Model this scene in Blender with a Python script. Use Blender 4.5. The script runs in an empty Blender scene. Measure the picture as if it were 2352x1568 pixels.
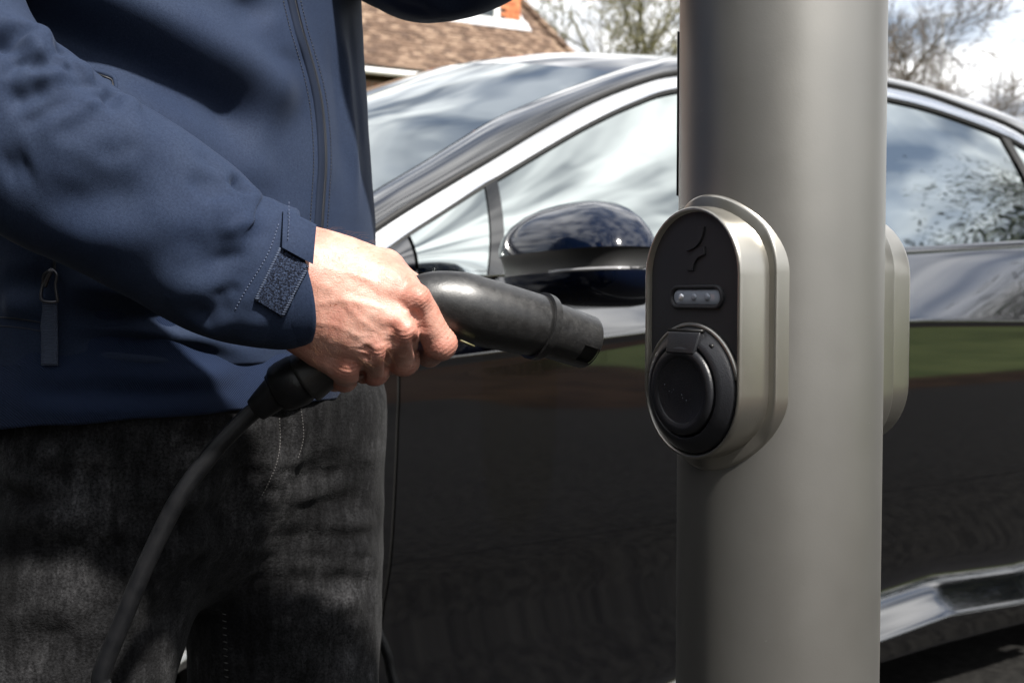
import bpy, bmesh, math, random
import numpy as np
from mathutils import Vector, Matrix, noise
from mathutils.bvhtree import BVHTree

random.seed(7); RNG = np.random.default_rng(7)
SC = bpy.context.scene
COL = SC.collection
R = math.radians

# ------------------------------------------------------------ camera, sky, sun, exposure
PITCH = R(2.3)
cam_d = bpy.data.cameras.new('camera')
cam = bpy.data.objects.new('camera', cam_d); COL.objects.link(cam)
cam.location = (0, 0, 1.0)
cam.rotation_euler = (R(90) - PITCH, 0, 0)
cam_d.sensor_width = 36.0
cam_d.lens = 40.0
cam_d.clip_start = 0.05; cam_d.clip_end = 2000
cam_d.dof.use_dof = True
cam_d.dof.focus_distance = 0.90
cam_d.dof.aperture_fstop = 10.0
SC.camera = cam

SUN_AZ, SUN_EL = R(145), R(53)          # azimuth clockwise from +Y (the viewing direction)
W = bpy.data.worlds.new('World'); SC.world = W; W.use_nodes = True
nt = W.node_tree; N = nt.nodes; L = nt.links
bg = N['Background']; bg.inputs['Strength'].default_value = 0.066
sky = N.new('ShaderNodeTexSky'); sky.sky_type = 'NISHITA'; sky.sun_disc = False
sky.sun_elevation = SUN_EL; sky.sun_rotation = SUN_AZ; sky.air_density = 1.0; sky.dust_density = 1.2
tc = N.new('ShaderNodeTexCoord'); sep = N.new('ShaderNodeSeparateXYZ'); L.new(tc.outputs['Generated'], sep.inputs[0])
def mnode(op, a, b=None, tree=None):
    m = (tree or nt).nodes.new('ShaderNodeMath'); m.operation = op
    for i, v in enumerate((a, b)):
        if v is None: continue
        if isinstance(v, (int, float)): m.inputs[i].default_value = v
        else: (tree or nt).links.new(v, m.inputs[i])
    return m.outputs[0]
zz = mnode('MAXIMUM', sep.outputs['Z'], 0.0); zz = mnode('ADD', zz, 0.22)
cmb = N.new('ShaderNodeCombineXYZ')
L.new(mnode('DIVIDE', sep.outputs['X'], zz), cmb.inputs[0]); L.new(mnode('DIVIDE', sep.outputs['Y'], zz), cmb.inputs[1])
cl = N.new('ShaderNodeTexNoise'); cl.inputs['Scale'].default_value = 1.5; cl.inputs['Detail'].default_value = 5
cl.inputs['Roughness'].default_value = 0.58; cl.inputs['Distortion'].default_value = 0.35
mpw = N.new('ShaderNodeMapping'); mpw.inputs['Location'].default_value = (3.7, 1.9, 0); L.new(cmb.outputs[0], mpw.inputs[0]); L.new(mpw.outputs[0], cl.inputs['Vector'])
rp = N.new('ShaderNodeValToRGB'); rp.color_ramp.elements[0].position = 0.375; rp.color_ramp.elements[1].position = 0.53
rp.color_ramp.elements[0].color = (.34, .34, .34, 1); L.new(cl.outputs['Fac'], rp.inputs[0])
cl2 = N.new('ShaderNodeTexNoise'); cl2.inputs['Scale'].default_value = 4.6; cl2.inputs['Detail'].default_value = 3
L.new(cmb.outputs[0], cl2.inputs['Vector'])
rp2 = N.new('ShaderNodeValToRGB'); rp2.color_ramp.elements[0].position = 0.38; rp2.color_ramp.elements[1].position = 0.58
rp2.color_ramp.elements[0].color = (3.2, 3.4, 3.8, 1); rp2.color_ramp.elements[1].color = (14.5, 14.5, 14.5, 1)
L.new(cl2.outputs['Fac'], rp2.inputs[0])
mx = N.new('ShaderNodeMixRGB'); L.new(rp.outputs[0], mx.inputs[0]); L.new(sky.outputs[0], mx.inputs[1]); L.new(rp2.outputs[0], mx.inputs[2])
L.new(mx.outputs[0], bg.inputs['Color'])

sun_d = bpy.data.lights.new('sun', 'SUN'); sun_d.energy = 4.7; sun_d.angle = R(2.6); sun_d.color = (1.0, 0.955, 0.89)
sun = bpy.data.objects.new('sun', sun_d); COL.objects.link(sun)
sdir = Vector((math.sin(SUN_AZ) * math.cos(SUN_EL), math.cos(SUN_AZ) * math.cos(SUN_EL), math.sin(SUN_EL)))
sun.rotation_euler = sdir.to_track_quat('Z', 'Y').to_euler()
sun.location = sdir * 30

SC.view_settings.view_transform = 'Standard'; SC.view_settings.look = 'None'
SC.view_settings.exposure = 1.14; SC.view_settings.gamma = 1.0; SC.view_settings.use_curve_mapping = False
SC.render.engine = 'CYCLES'
SC.cycles.use_denoising = True
SC.cycles.max_bounces = 8; SC.cycles.transparent_max_bounces = 8
SC.cycles.sample_clamp_indirect = 8.0

# ------------------------------------------------------------ helpers
K = 1.7415 / 4551
def at(px, py, Y):
    """a survey point of the place: sight line given on a 2352 x 1568 sheet, and its depth Y in metres"""
    x = (px - 1176) * K; y = (784 - py) * K
    d = np.array([x, math.cos(PITCH) + y * math.sin(PITCH), -math.sin(PITCH) + y * math.cos(PITCH)])
    return d * (Y / d[1]) + np.array([0, 0, 1.0])

def tag(o, label=None, cat=None, group=None, kind=None):
    if label: o['label'] = label
    if cat: o['category'] = cat
    if group: o['group'] = group
    if kind: o['kind'] = kind
    return o
def empty(name, loc, label, cat, group=None):
    o = bpy.data.objects.new(name, None); COL.objects.link(o); o.location = loc; o.empty_display_size = 0.1
    return tag(o, label, cat, group)
def obj(name, v, f, mat, parent=None, smooth=True, uv=None):
    """mesh object from world coordinates; the parent's offset is taken out"""
    me = bpy.data.meshes.new(name)
    v = np.asarray(v, dtype=float).reshape(-1, 3)
    me.from_pydata(v.tolist(), [], [list(map(int, q)) for q in f]); me.validate(); me.update()
    if smooth: me.polygons.foreach_set('use_smooth', [True] * len(me.polygons))
    if mat: me.materials.append(mat)
    o = bpy.data.objects.new(name, me); COL.objects.link(o)
    if uv is not None:
        ul = me.uv_layers.new(name='UVMap'); idx = np.zeros(len(me.loops), dtype=int); me.loops.foreach_get('vertex_index', idx)
        ul.data.foreach_set('uv', np.asarray(uv)[idx].ravel())
    if parent: adopt(o, parent)
    return o
def adopt(o, parent):
    o.parent = parent
    p = parent; off = Vector((0, 0, 0))
    while p: off += p.location; p = p.parent
    o.location = -off
    return o
def sharp(o, ang=35):
    me = o.data
    me.set_sharp_from_angle(angle=R(ang)) if hasattr(me, 'set_sharp_from_angle') else None
    return o
def grid_faces(nu, nv, closed_u=False, closed_v=False, flip=False):
    f = []
    for j in range(nv if closed_v else nv - 1):
        for i in range(nu if closed_u else nu - 1):
            a = j * nu + i; b = j * nu + (i + 1) % nu; c = ((j + 1) % nv) * nu + (i + 1) % nu; d = ((j + 1) % nv) * nu + i
            f.append((a, d, c, b) if flip else (a, b, c, d))
    return f
def loft(rings, cap0=False, cap1=False, closed=True, flip=False):
    n = len(rings[0]); v = np.concatenate([np.asarray(r, float) for r in rings])
    f = grid_faces(n, len(rings), closed_u=closed, flip=flip)
    if cap0: f.append(list(range(n))[::-1] if not flip else list(range(n)))
    if cap1:
        b = n * (len(rings) - 1); q = list(range(b, b + n)); f.append(q if not flip else q[::-1])
    return v, f
def frames(P):
    P = np.asarray(P, float); T = np.gradient(P, axis=0); T /= np.linalg.norm(T, axis=1)[:, None]
    ref = np.array([0, 0, 1.0]) if abs(T[0][2]) < 0.9 else np.array([1.0, 0, 0])
    A = np.cross(T[0], ref); A /= np.linalg.norm(A); out = []
    for t in T:
        A = A - t * A.dot(t); A /= np.linalg.norm(A); out.append((A, np.cross(t, A)))
    return T, out
def tube(P, r, seg=12, cap=True, ell=1.0):
    P = np.asarray(P, float); r = np.broadcast_to(np.asarray(r, float), (len(P),))
    T, fr = frames(P); an = np.linspace(0, 2 * math.pi, seg, endpoint=False)
    rings = [p + rr * (np.cos(an)[:, None] * a + ell * np.sin(an)[:, None] * b) for p, rr, (a, b) in zip(P, r, fr)]
    return loft(rings, cap, cap, flip=True)
def spline(pts, n):
    """Catmull-Rom through the points, n samples (any dimension)"""
    P = np.asarray(pts, float); m = len(P)
    P = np.vstack([2 * P[0] - P[1], P, 2 * P[-1] - P[-2]])
    t = np.linspace(0, m - 1 - 1e-9, n); i = t.astype(int); u = (t - i)[:, None]
    a, b, c, d = P[i], P[i + 1], P[i + 2], P[i + 3]
    return 0.5 * (2 * b + (c - a) * u + (2 * a - 5 * b + 4 * c - d) * u ** 2 + (3 * b - a - 3 * c + d) * u ** 3)
def box(lo, hi):
    (a, b, c), (d, e, f) = lo, hi
    v = [(a, b, c), (d, b, c), (d, e, c), (a, e, c), (a, b, f), (d, b, f), (d, e, f), (a, e, f)]
    return v, [(0, 3, 2, 1), (4, 5, 6, 7), (0, 1, 5, 4), (1, 2, 6, 5), (2, 3, 7, 6), (3, 0, 4, 7)]
def join(parts):
    V, F, b = [], [], 0
    for v, f in parts:
        v = np.asarray(v, float).reshape(-1, 3); V.append(v); F += [tuple(int(i) + b for i in q) for q in f]; b += len(v)
    return np.concatenate(V), F
def bevel(o, w=0.003, seg=2, ang=40):
    m = o.modifiers.new('bevel', 'BEVEL'); m.width = w; m.segments = seg; m.limit_method = 'ANGLE'; m.angle_limit = R(ang)
    return o

# --- signed-distance modelling
def rcone(P, a, b, r1, r2):
    a = np.asarray(a, np.float32); b = np.asarray(b, np.float32); ba = b - a; l2 = float(ba @ ba); rr = r1 - r2
    a2 = l2 - rr * rr; il2 = 1.0 / l2
    pa = P - a; y = pa @ ba; z = y - l2
    x2 = ((pa * l2 - ba * y[..., None]) ** 2).sum(-1)
    y2 = y * y * l2; z2 = z * z * l2
    k = np.sign(rr) * rr * rr * x2
    d3 = (np.sqrt(np.maximum(x2 * a2 * il2, 0)) + y * rr) * il2 - r1
    return np.where(np.sign(z) * a2 * z2 > k, np.sqrt(x2 + z2) * il2 - r2,
           np.where(np.sign(y) * a2 * y2 < k, np.sqrt(x2 + y2) * il2 - r1, d3))
def smin(a, b, k):
    h = np.clip(0.5 + 0.5 * (b - a) / k, 0, 1); return b * (1 - h) + a * h - k * h * (1 - h)
def smax(a, b, k): return -smin(-a, -b, k)
def ellip(P, c, r, M=None):
    q = P - np.asarray(c, np.float32)
    if M is not None: q = q @ np.asarray(M, np.float32)
    r = np.asarray(r, np.float32); k0 = np.sqrt(((q / r) ** 2).sum(-1)); k1 = np.sqrt(((q / r ** 2) ** 2).sum(-1)) + 1e-9
    return k0 * (k0 - 1) / k1
def nets(fn, lo, hi, h):
    """surface nets on a regular grid"""
    lo = np.asarray(lo, float); hi = np.asarray(hi, float); n = np.ceil((hi - lo) / h).astype(int) + 1
    ax = [np.float32(lo[i] + h * np.arange(n[i])) for i in range(3)]
    F = np.empty(n, np.float32)
    for i0 in range(0, n[0], 24):
        g = np.stack(np.meshgrid(ax[0][i0:i0 + 24], ax[1], ax[2], indexing='ij'), -1); F[i0:i0 + 24] = fn(g)
    S = F < 0
    c = sum(S[i:n[0] - 1 + i, j:n[1] - 1 + j, k:n[2] - 1 + k].astype(np.int8) for i in (0, 1) for j in (0, 1) for k in (0, 1))
    act = (c > 0) & (c < 8); idx = -np.ones(act.shape, int); I = np.argwhere(act); idx[act] = np.arange(len(I))
    acc = np.zeros((len(I), 3)); cnt = np.zeros(len(I)); corners = [(i, j, k) for i in (0, 1) for j in (0, 1) for k in (0, 1)]
    for A in corners:
        for d in range(3):
            if A[d]: continue
            B = list(A); B[d] = 1
            fa = F[I[:, 0] + A[0], I[:, 1] + A[1], I[:, 2] + A[2]]; fb = F[I[:, 0] + B[0], I[:, 1] + B[1], I[:, 2] + B[2]]
            m = (fa < 0) != (fb < 0); t = np.where(m, fa / np.where(m, fa - fb, 1), 0)
            p = np.tile(np.array(A, float), (len(I), 1)); p[:, d] += t; acc += p * m[:, None]; cnt += m
    V = lo + h * (I + acc / cnt[:, None]); faces = []
    for d in range(3):
        e1, e2 = (d + 1) % 3, (d + 2) % 3
        sl = [slice(1, n[i] - 1) for i in range(3)]; sl[d] = slice(0, n[d] - 1)
        s2 = list(sl); s2[d] = slice(1, n[d])
        a, b = S[tuple(sl)], S[tuple(s2)]; E = np.argwhere(a != b); off = np.array([1, 1, 1]); off[d] = 0; E = E + off
        def ix(o1, o2):
            q = E.copy(); q[:, e1] -= o1; q[:, e2] -= o2; return idx[q[:, 0], q[:, 1], q[:, 2]]
        Q = np.stack([ix(1, 1), ix(0, 1), ix(0, 0), ix(1, 0)], 1); fl = ~S[E[:, 0], E[:, 1], E[:, 2]]
        Q[fl] = Q[fl][:, ::-1]; faces.append(Q)
    return V, np.concatenate(faces)
def vnormals(v, f):
    v = np.asarray(v, float); f = np.asarray(f); n = np.zeros_like(v)
    fn = np.cross(v[f[:, 2]] - v[f[:, 0]], v[f[:, 3]] - v[f[:, 1]])
    for k in range(4): np.add.at(n, f[:, k], fn)
    return n / (np.linalg.norm(n, axis=1)[:, None] + 1e-12)
def polydist(V, P):
    """distance of each vertex to a polyline and the position along it (0..1)"""
    P = np.asarray(P, float); best = np.full(len(V), 1e9); par = np.zeros(len(V)); s = 0
    seg = np.linalg.norm(np.diff(P, axis=0), axis=1); tot = seg.sum()
    for a, b, l in zip(P[:-1], P[1:], seg):
        t = np.clip(((V - a) @ (b - a)) / (l * l), 0, 1); d = np.linalg.norm(V - (a + t[:, None] * (b - a)), axis=1)
        m = d < best; best[m] = d[m]; par[m] = (s + t[m] * l) / tot; s += l
    return best, par
class Cloth:
    """a base surface that takes folds: ridges and valleys along lines surveyed on it"""
    def __init__(s, v, f):
        s.v = np.asarray(v, float); s.f = np.asarray([q for q in f if len(q) == 4]); s.n = vnormals(s.v, s.f)
        s.bvh = BVHTree.FromPolygons(s.v.tolist(), [list(map(int, q)) for q in f]); s.d = np.zeros(len(s.v)); s.all = f
    def hit(s, px, py):
        d = at(px, py, 1.0) - np.array([0, 0, 1.0])
        h = s.bvh.ray_cast(Vector((0, 0, 1.0)), Vector(d).normalized())
        return None if h[0] is None else np.array(h[0])
    def fold(s, pts, amp, w, taper=0.35, n=14):
        P = [s.hit(*p) for p in spline(pts, n)]; P = [p for p in P if p is not None]
        if len(P) < 2: return
        d, t = polydist(s.v, P)
        e = np.clip(np.minimum(t, 1 - t) / max(taper, 1e-3), 0, 1); e = e * e * (3 - 2 * e) if taper > 0 else 1.0
        facing = np.clip(0.3 - (s.n[:, 1] - 0.0) * 2, 0, 1)
        s.d += amp * e * np.exp(-(d / w) ** 2) * facing
    def lumps(s, amp, scale, seed=0.0):
        o = Vector((seed, seed * 1.7, seed * 0.6))
        s.d += amp * np.array([noise.fractal(Vector(p) * scale + o, 0.8, 2.0, 3) for p in s.v])
    def done(s, it=5):
        f = s.f; cnt = np.zeros(len(s.v)); a = np.concatenate([f[:, k] for k in range(4)]); b = np.concatenate([f[:, (k + 1) % 4] for k in range(4)])
        np.add.at(cnt, a, 1); np.add.at(cnt, b, 1)
        for _ in range(it):
            acc = np.zeros(len(s.v)); np.add.at(acc, a, s.d[b]); np.add.at(acc, b, s.d[a]); s.d = np.where(cnt > 0, .4 * s.d + .6 * acc / np.maximum(cnt, 1), s.d)
        return s.v + s.n * s.d[:, None]

# ------------------------------------------------------------ materials
def mat(name, color, rough=0.5, metal=0.0, **kw):
    m = bpy.data.materials.new(name); m.use_nodes = True; b = m.node_tree.nodes['Principled BSDF']
    b.inputs['Base Color'].default_value = (*color, 1); b.inputs['Roughness'].default_value = rough; b.inputs['Metallic'].default_value = metal
    for k, v in kw.items(): b.inputs[k.replace('_', ' ')].default_value = v
    return m
def nz(m, scale, detail=4, rough=0.55, vec='Object', stretch=None, dist=0.0):
    t = m.node_tree; c = t.nodes.new('ShaderNodeTexCoord'); n = t.nodes.new('ShaderNodeTexNoise')
    n.inputs['Scale'].default_value = scale; n.inputs['Detail'].default_value = detail; n.inputs['Roughness'].default_value = rough; n.inputs['Distortion'].default_value = dist
    s = c.outputs[vec]
    if stretch:
        mp = t.nodes.new('ShaderNodeMapping'); mp.inputs['Scale'].default_value = stretch; t.links.new(s, mp.inputs[0]); s = mp.outputs[0]
    t.links.new(s, n.inputs['Vector']); return n.outputs['Fac']
def ramp(m, fac, stops):
    t = m.node_tree; r = t.nodes.new('ShaderNodeValToRGB'); e = r.color_ramp.elements
    while len(e) < len(stops): e.new(0.5)
    for x, (p, c) in zip(e, stops): x.position = p; x.color = (*c, 1) if len(c) == 3 else c
    t.links.new(fac, r.inputs[0]); return r.outputs[0]
def mixc(m, fac, a, b, mode='MIX'):
    t = m.node_tree; x = t.nodes.new('ShaderNodeMixRGB'); x.blend_type = mode
    for i, v in enumerate((fac, a, b)):
        if isinstance(v, (int, float)): x.inputs[i].default_value = v
        elif isinstance(v, tuple): x.inputs[i].default_value = (*v, 1)
        else: t.links.new(v, x.inputs[i])
    return x.outputs[0]
def put(m, sock, out): m.node_tree.links.new(out, m.node_tree.nodes['Principled BSDF'].inputs[sock])
def bump(m, fac, strength=0.3, dist=0.001):
    t = m.node_tree; b = t.nodes['Principled BSDF']; n = t.nodes.new('ShaderNodeBump'); n.inputs['Strength'].default_value = strength; n.inputs['Distance'].default_value = dist
    prev = b.inputs['Normal'].links[0].from_socket if b.inputs['Normal'].links else None
    if prev: t.links.new(prev, n.inputs['Normal'])
    t.links.new(fac, n.inputs['Height']); t.links.new(n.outputs[0], b.inputs['Normal'])
def voro(m, scale, feature='F1', stretch=None):
    t = m.node_tree; c = t.nodes.new('ShaderNodeTexCoord'); v = t.nodes.new('ShaderNodeTexVoronoi'); v.feature = feature; v.inputs['Scale'].default_value = scale
    s = c.outputs['Object']
    if stretch:
        mp = t.nodes.new('ShaderNodeMapping'); mp.inputs['Scale'].default_value = stretch; t.links.new(s, mp.inputs[0]); s = mp.outputs[0]
    t.links.new(s, v.inputs['Vector']); return v.outputs['Distance']

def speck(m, a, b, scale, detail=5, lo=0.35, hi=0.65, stretch=None, vec='Object'):
    put(m, 'Base Color', ramp(m, nz(m, scale, detail, stretch=stretch, vec=vec), [(lo, a), (hi, b)])); return m

M = {}
# softshell cloth, knit, denim
m = M['softshell'] = mat('navy_softshell', (0.02, 0.035, 0.07), 0.80, Specular_IOR_Level=0.15, Sheen_Weight=0.05, Sheen_Roughness=0.45, Sheen_Tint=(0.6, 0.72, 1, 1))
a = ramp(m, nz(m, 620, 2, 0.6), [(0.30, (0.0112, 0.0185, 0.0395)), (0.70, (0.0185, 0.0290, 0.0570))])
b_ = ramp(m, nz(m, 14, 4), [(0.35, (0.80, 0.84, 0.90)), (0.65, (1.08, 1.05, 1.02))])
put(m, 'Base Color', mixc(m, 1.0, a, b_, 'MULTIPLY')); bump(m, nz(m, 1400, 2), 0.35, 0.0006)
m = M['knit'] = mat('navy_knit', (0.018, 0.028, 0.055), 0.9, Specular_IOR_Level=0.08, Sheen_Weight=0.04)
wv = m.node_tree.nodes.new('ShaderNodeTexWave'); wv.inputs['Scale'].default_value = 260; wv.bands_direction = 'DIAGONAL'; wv.inputs['Distortion'].default_value = 1.5
c_ = m.node_tree.nodes.new('ShaderNodeTexCoord'); m.node_tree.links.new(c_.outputs['Object'], wv.inputs['Vector'])
put(m, 'Base Color', ramp(m, wv.outputs['Fac'], [(0.2, (0.008, 0.014, 0.034)), (0.8, (0.015, 0.025, 0.056))])); bump(m, wv.outputs['Fac'], 0.5, 0.001)
m = M['denim'] = mat('washed_black_denim', (0.04, 0.04, 0.043), 0.9, Specular_IOR_Level=0.06, Sheen_Weight=0.02)
a = ramp(m, nz(m, 9, 6, 0.65), [(0.38, (0.0052, 0.0053, 0.0058)), (0.54, (0.0110, 0.0111, 0.0118)), (0.74, (0.034, 0.034, 0.036))])
b_ = ramp(m, nz(m, 45, 6, 0.7, stretch=(1.6, 1.6, 0.6)), [(0.3, (0.50, 0.50, 0.51)), (0.7, (1.55, 1.54, 1.52))])
d_ = ramp(m, nz(m, 430, 3, 0.65), [(0.33, (0.42, 0.42, 0.42)), (0.67, (1.65, 1.65, 1.65))]); d_ = mixc(m, 1.0, d_, ramp(m, nz(m, 130, 4, 0.6, stretch=(1.0, 1.0, 0.12)), [(0.35, (0.75,) * 3), (0.68, (1.5,) * 3)]), 'MULTIPLY')
put(m, 'Base Color', mixc(m, 1.0, mixc(m, 1.0, a, b_, 'MULTIPLY'), d_, 'MULTIPLY')); bump(m, nz(m, 500, 3), 0.6, 0.0012); bump(m, nz(m, 70, 6, 0.65, stretch=(1, 1, 1.8)), 0.45, 0.004)
M['thread'] = mat('navy_thread', (0.05, 0.065, 0.11), 0.8)
M['thread_pale'] = mat('grey_thread', (0.075, 0.072, 0.070), 0.85)
m = M['velcro'] = mat('velcro_loop', (0.02, 0.03, 0.06), 0.95, Specular_IOR_Level=0.1, Sheen_Weight=0.1)
speck(m, (0.003, 0.005, 0.013), (0.032, 0.047, 0.088), 700, 3, 0.42, 0.62); bump(m, nz(m, 900, 3), 1.0, 0.002)
m = M['webbing'] = mat('ribbed_webbing', (0.03, 0.045, 0.08), 0.8)
wv = m.node_tree.nodes.new('ShaderNodeTexWave'); wv.inputs['Scale'].default_value = 190; wv.bands_direction = 'Z'
c_ = m.node_tree.nodes.new('ShaderNodeTexCoord'); m.node_tree.links.new(c_.outputs['Object'], wv.inputs['Vector'])
put(m, 'Base Color', ramp(m, wv.outputs['Fac'], [(0.3, (0.012, 0.02, 0.04)), (0.8, (0.05, 0.07, 0.12))])); bump(m, wv.outputs['Fac'], 0.6, 0.001)
M['zip_tape'] = mat('zip_tape', (0.009, 0.014, 0.028), 0.8, Specular_IOR_Level=0.15)
M['zip_dark'] = mat('zip_coil', (0.004, 0.005, 0.009), 0.45)
M['gunmetal'] = mat('gunmetal', (0.10, 0.10, 0.11), 0.32, 0.9)
# skin
m = M['skin'] = mat('skin', (0.55, 0.30, 0.21), 0.46, Subsurface_Weight=0.18, Subsurface_Scale=0.004)
m.node_tree.nodes['Principled BSDF'].inputs['Subsurface Radius'].default_value = (1.0, 0.35, 0.2)
a = ramp(m, nz(m, 42, 5, 0.6), [(0.36, (0.37, 0.172, 0.130)), (0.50, (0.425, 0.228, 0.175)), (0.66, (0.475, 0.285, 0.228))])
at_ = m.node_tree.nodes.new('ShaderNodeAttribute'); at_.attribute_name = 'flush'
a = mixc(m, at_.outputs['Fac'], a, (0.375, 0.105, 0.072))
fr = ramp(m, nz(m, 230, 2, 0.5), [(0.70, (1, 1, 1)), (0.76, (0.62, 0.45, 0.36))])
a = mixc(m, 1.0, a, fr, 'MULTIPLY')
put(m, 'Base Color', a)
bump(m, voro(m, 900), 0.25, 0.0006); bump(m, nz(m, 420, 5, 0.65), 0.32, 0.0009)
bump(m, nz(m, 160, 4, 0.6, stretch=(1.0, 1.0, 4.5), dist=0.6), 0.2, 0.0012)
put(m, 'Roughness', ramp(m, nz(m, 300, 3), [(0.3, (0.40,) * 3), (0.7, (0.56,) * 3)]))
M['hair'] = mat('body_hair', (0.22, 0.11, 0.05), 0.5)
M['head_hair'] = speck(mat('short_hair', (0.06, 0.04, 0.025), 0.7), (0.04, 0.025, 0.015), (0.10, 0.065, 0.04), 160, stretch=(1, 1, 0.2))
M['shoe'] = speck(mat('black_leather', (0.012,) * 3, 0.4), (0.008,) * 3, (0.02,) * 3, 30)
# plug, cable
m = M['plug'] = mat('scuffed_black_plastic', (0.02,) * 3, 0.36, Specular_IOR_Level=0.75)
put(m, 'Base Color', ramp(m, nz(m, 800, 3, 0.6), [(0.52, (0.006, 0.006, 0.0064)), (0.80, (0.028, 0.027, 0.026))]))
put(m, 'Roughness', ramp(m, nz(m, 120, 5), [(0.35, (0.34,) * 3), (0.65, (0.48,) * 3)])); bump(m, nz(m, 700, 3), 0.15, 0.0006)
m = M['rubber'] = mat('black_rubber', (0.02,) * 3, 0.40, Specular_IOR_Level=0.3)
put(m, 'Base Color', ramp(m, nz(m, 80, 5), [(0.35, (0.0028, 0.0031, 0.0040)), (0.70, (0.0075, 0.0076, 0.0086))])); bump(m, nz(m, 500, 3), 0.2, 0.0008)
M['slot'] = mat('slot_black', (0.003,) * 3, 0.5)
M['sticker'] = mat('olive_sticker', (0.13, 0.12, 0.06), 0.5)
# post and charger
m = M['post'] = mat('satin_grey_paint', (0.40, 0.375, 0.325), 0.44, 0.86)
pc_ = mixc(m, 1.0, ramp(m, nz(m, 420, 2), [(0.76, (1, 1, 1)), (0.80, (1.5, 1.5, 1.5))]), ramp(m, nz(m, 7, 4), [(0.35, (0.262, 0.255, 0.240)), (0.65, (0.274, 0.267, 0.251))]), 'MULTIPLY'); put(m, 'Base Color', pc_)
bump(m, nz(m, 650, 3), 0.10, 0.0005); put(m, 'Roughness', ramp(m, nz(m, 25, 4), [(0.3, (0.405,) * 3), (0.7, (0.445,) * 3)]))
m = M['housing'] = mat('champagne_grey_paint', (0.44, 0.415, 0.36), 0.30, 0.94); bump(m, nz(m, 900, 3), 0.08, 0.0004)
put(m, 'Base Color', ramp(m, nz(m, 30, 3), [(0.3, (0.40, 0.384, 0.345)), (0.7, (0.425, 0.408, 0.368))]))
m = M['panel'] = mat('charcoal_panel', (0.022, 0.022, 0.025), 0.55); bump(m, nz(m, 1800, 2), 0.25, 0.0004)
m = M['cover'] = mat('textured_black_plastic', (0.011, 0.0115, 0.014), 0.40); bump(m, nz(m, 900, 2), 0.35, 0.0006)
M['led_glass'] = mat('clear_lens', (0.30, 0.33, 0.38), 0.12)
M['led_glint'] = mat('led_glint_chip', (0.9, 0.92, 0.95), 0.1, 0.6)  # near-white base paints the glint on the first LED
M['led'] = mat('led_chip', (0.30, 0.33, 0.38), 0.2, 0.2)
# car
m = M['paint'] = mat('navy_black_car_paint', (0.0035, 0.0045, 0.011), 0.06, 0.0, IOR=2.1, Coat_Weight=1.0, Coat_Roughness=0.015, Coat_IOR=1.6)
put(m, 'Base Color', ramp(m, nz(m, 2500, 2), [(0.4, (0.0004, 0.0005, 0.0011)), (0.75, (0.0010, 0.0012, 0.0024))]))
m = M['glass'] = mat('tinted_glass', (0.012, 0.017, 0.016), 0.012, 1.0, Coat_Weight=0.0)
m.node_tree.nodes['Principled BSDF'].inputs['Base Color'].default_value = (0.50, 0.54, 0.53, 1)
bump(m, nz(m, 5, 1, stretch=(1, 1, 2.0)), 0.025, 0.03)
M['piano'] = mat('gloss_black', (0.003,) * 3, 0.05, 0.0, Coat_Weight=1.0, IOR=1.7)
M['chrome'] = mat('chrome', (0.90, 0.90, 0.90), 0.16, 1.0)
M['seal'] = mat('rubber_seal', (0.006,) * 3, 0.6)
M['tyre'] = mat('tyre', (0.014,) * 3, 0.75); M['alloy'] = mat('alloy', (0.50, 0.49, 0.47), 0.28, 0.9)
M['under'] = mat('underbody', (0.008,) * 3, 0.8); M['seat'] = mat('dark_leather', (0.02, 0.02, 0.021), 0.6)
M['lens'] = mat('clear_indicator', (0.35, 0.35, 0.36), 0.08, 0.4)
M['amber'] = mat('amber_lens', (0.6, 0.15, 0.02), 0.2)
M['headlamp'] = mat('headlamp', (0.55, 0.57, 0.6), 0.08, 0.2)
M['redlamp'] = mat('tail_lamp', (0.35, 0.01, 0.01), 0.15)
M['paint_mirror'] = mat('navy_gloss_cap', (0.0016, 0.0040, 0.0130), 0.10, 0.0, IOR=1.5)
# house, garden
M['asphalt'] = speck(mat('asphalt', (0.05,) * 3, 0.95, Specular_IOR_Level=0.08), (0.006, 0.0058, 0.0056), (0.016, 0.0155, 0.0145), 35, 8)
M['paving'] = speck(mat('paving', (0.2,) * 3, 0.85), (0.12, 0.115, 0.105), (0.22, 0.21, 0.195), 6, 8)
M['kerb'] = speck(mat('kerb', (0.25,) * 3, 0.9, Specular_IOR_Level=0.1), (0.03, 0.029, 0.027), (0.05, 0.048, 0.045), 20, 6)
M['lawn'] = speck(mat('lawn', (0.06, 0.09, 0.03), 0.95, Specular_IOR_Level=0.1), (0.030, 0.045, 0.013), (0.065, 0.080, 0.028), 1.2, 8)
M['earth'] = speck(mat('bare_earth', (0.08, 0.05, 0.03), 0.95, Specular_IOR_Level=0.05), (0.011, 0.0065, 0.004), (0.030, 0.018, 0.011), 3, 8)
M['tile'] = None
m = M['tile'] = mat('clay_tile', (0.2, 0.12, 0.08), 0.85)
oi = m.node_tree.nodes.new('ShaderNodeNewGeometry')
ob_ = m.node_tree.nodes.new('ShaderNodeObjectInfo'); a = ramp(m, mnode('FRACT', mnode('ADD', oi.outputs['Random Per Island'], ob_.outputs['Random'], m.node_tree), None, m.node_tree), [(0.0, (0.060, 0.036, 0.025)), (0.5, (0.118, 0.076, 0.053)), (1.0, (0.205, 0.148, 0.112))])
li = ramp(m, nz(m, 0.9, 6, 0.65), [(0.35, (0.78, 0.72, 0.66)), (0.62, (1.25, 1.22, 1.12))])
put(m, 'Base Color', mixc(m, 1.0, a, li, 'MULTIPLY')); bump(m, nz(m, 40, 4), 0.4, 0.01)
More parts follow.
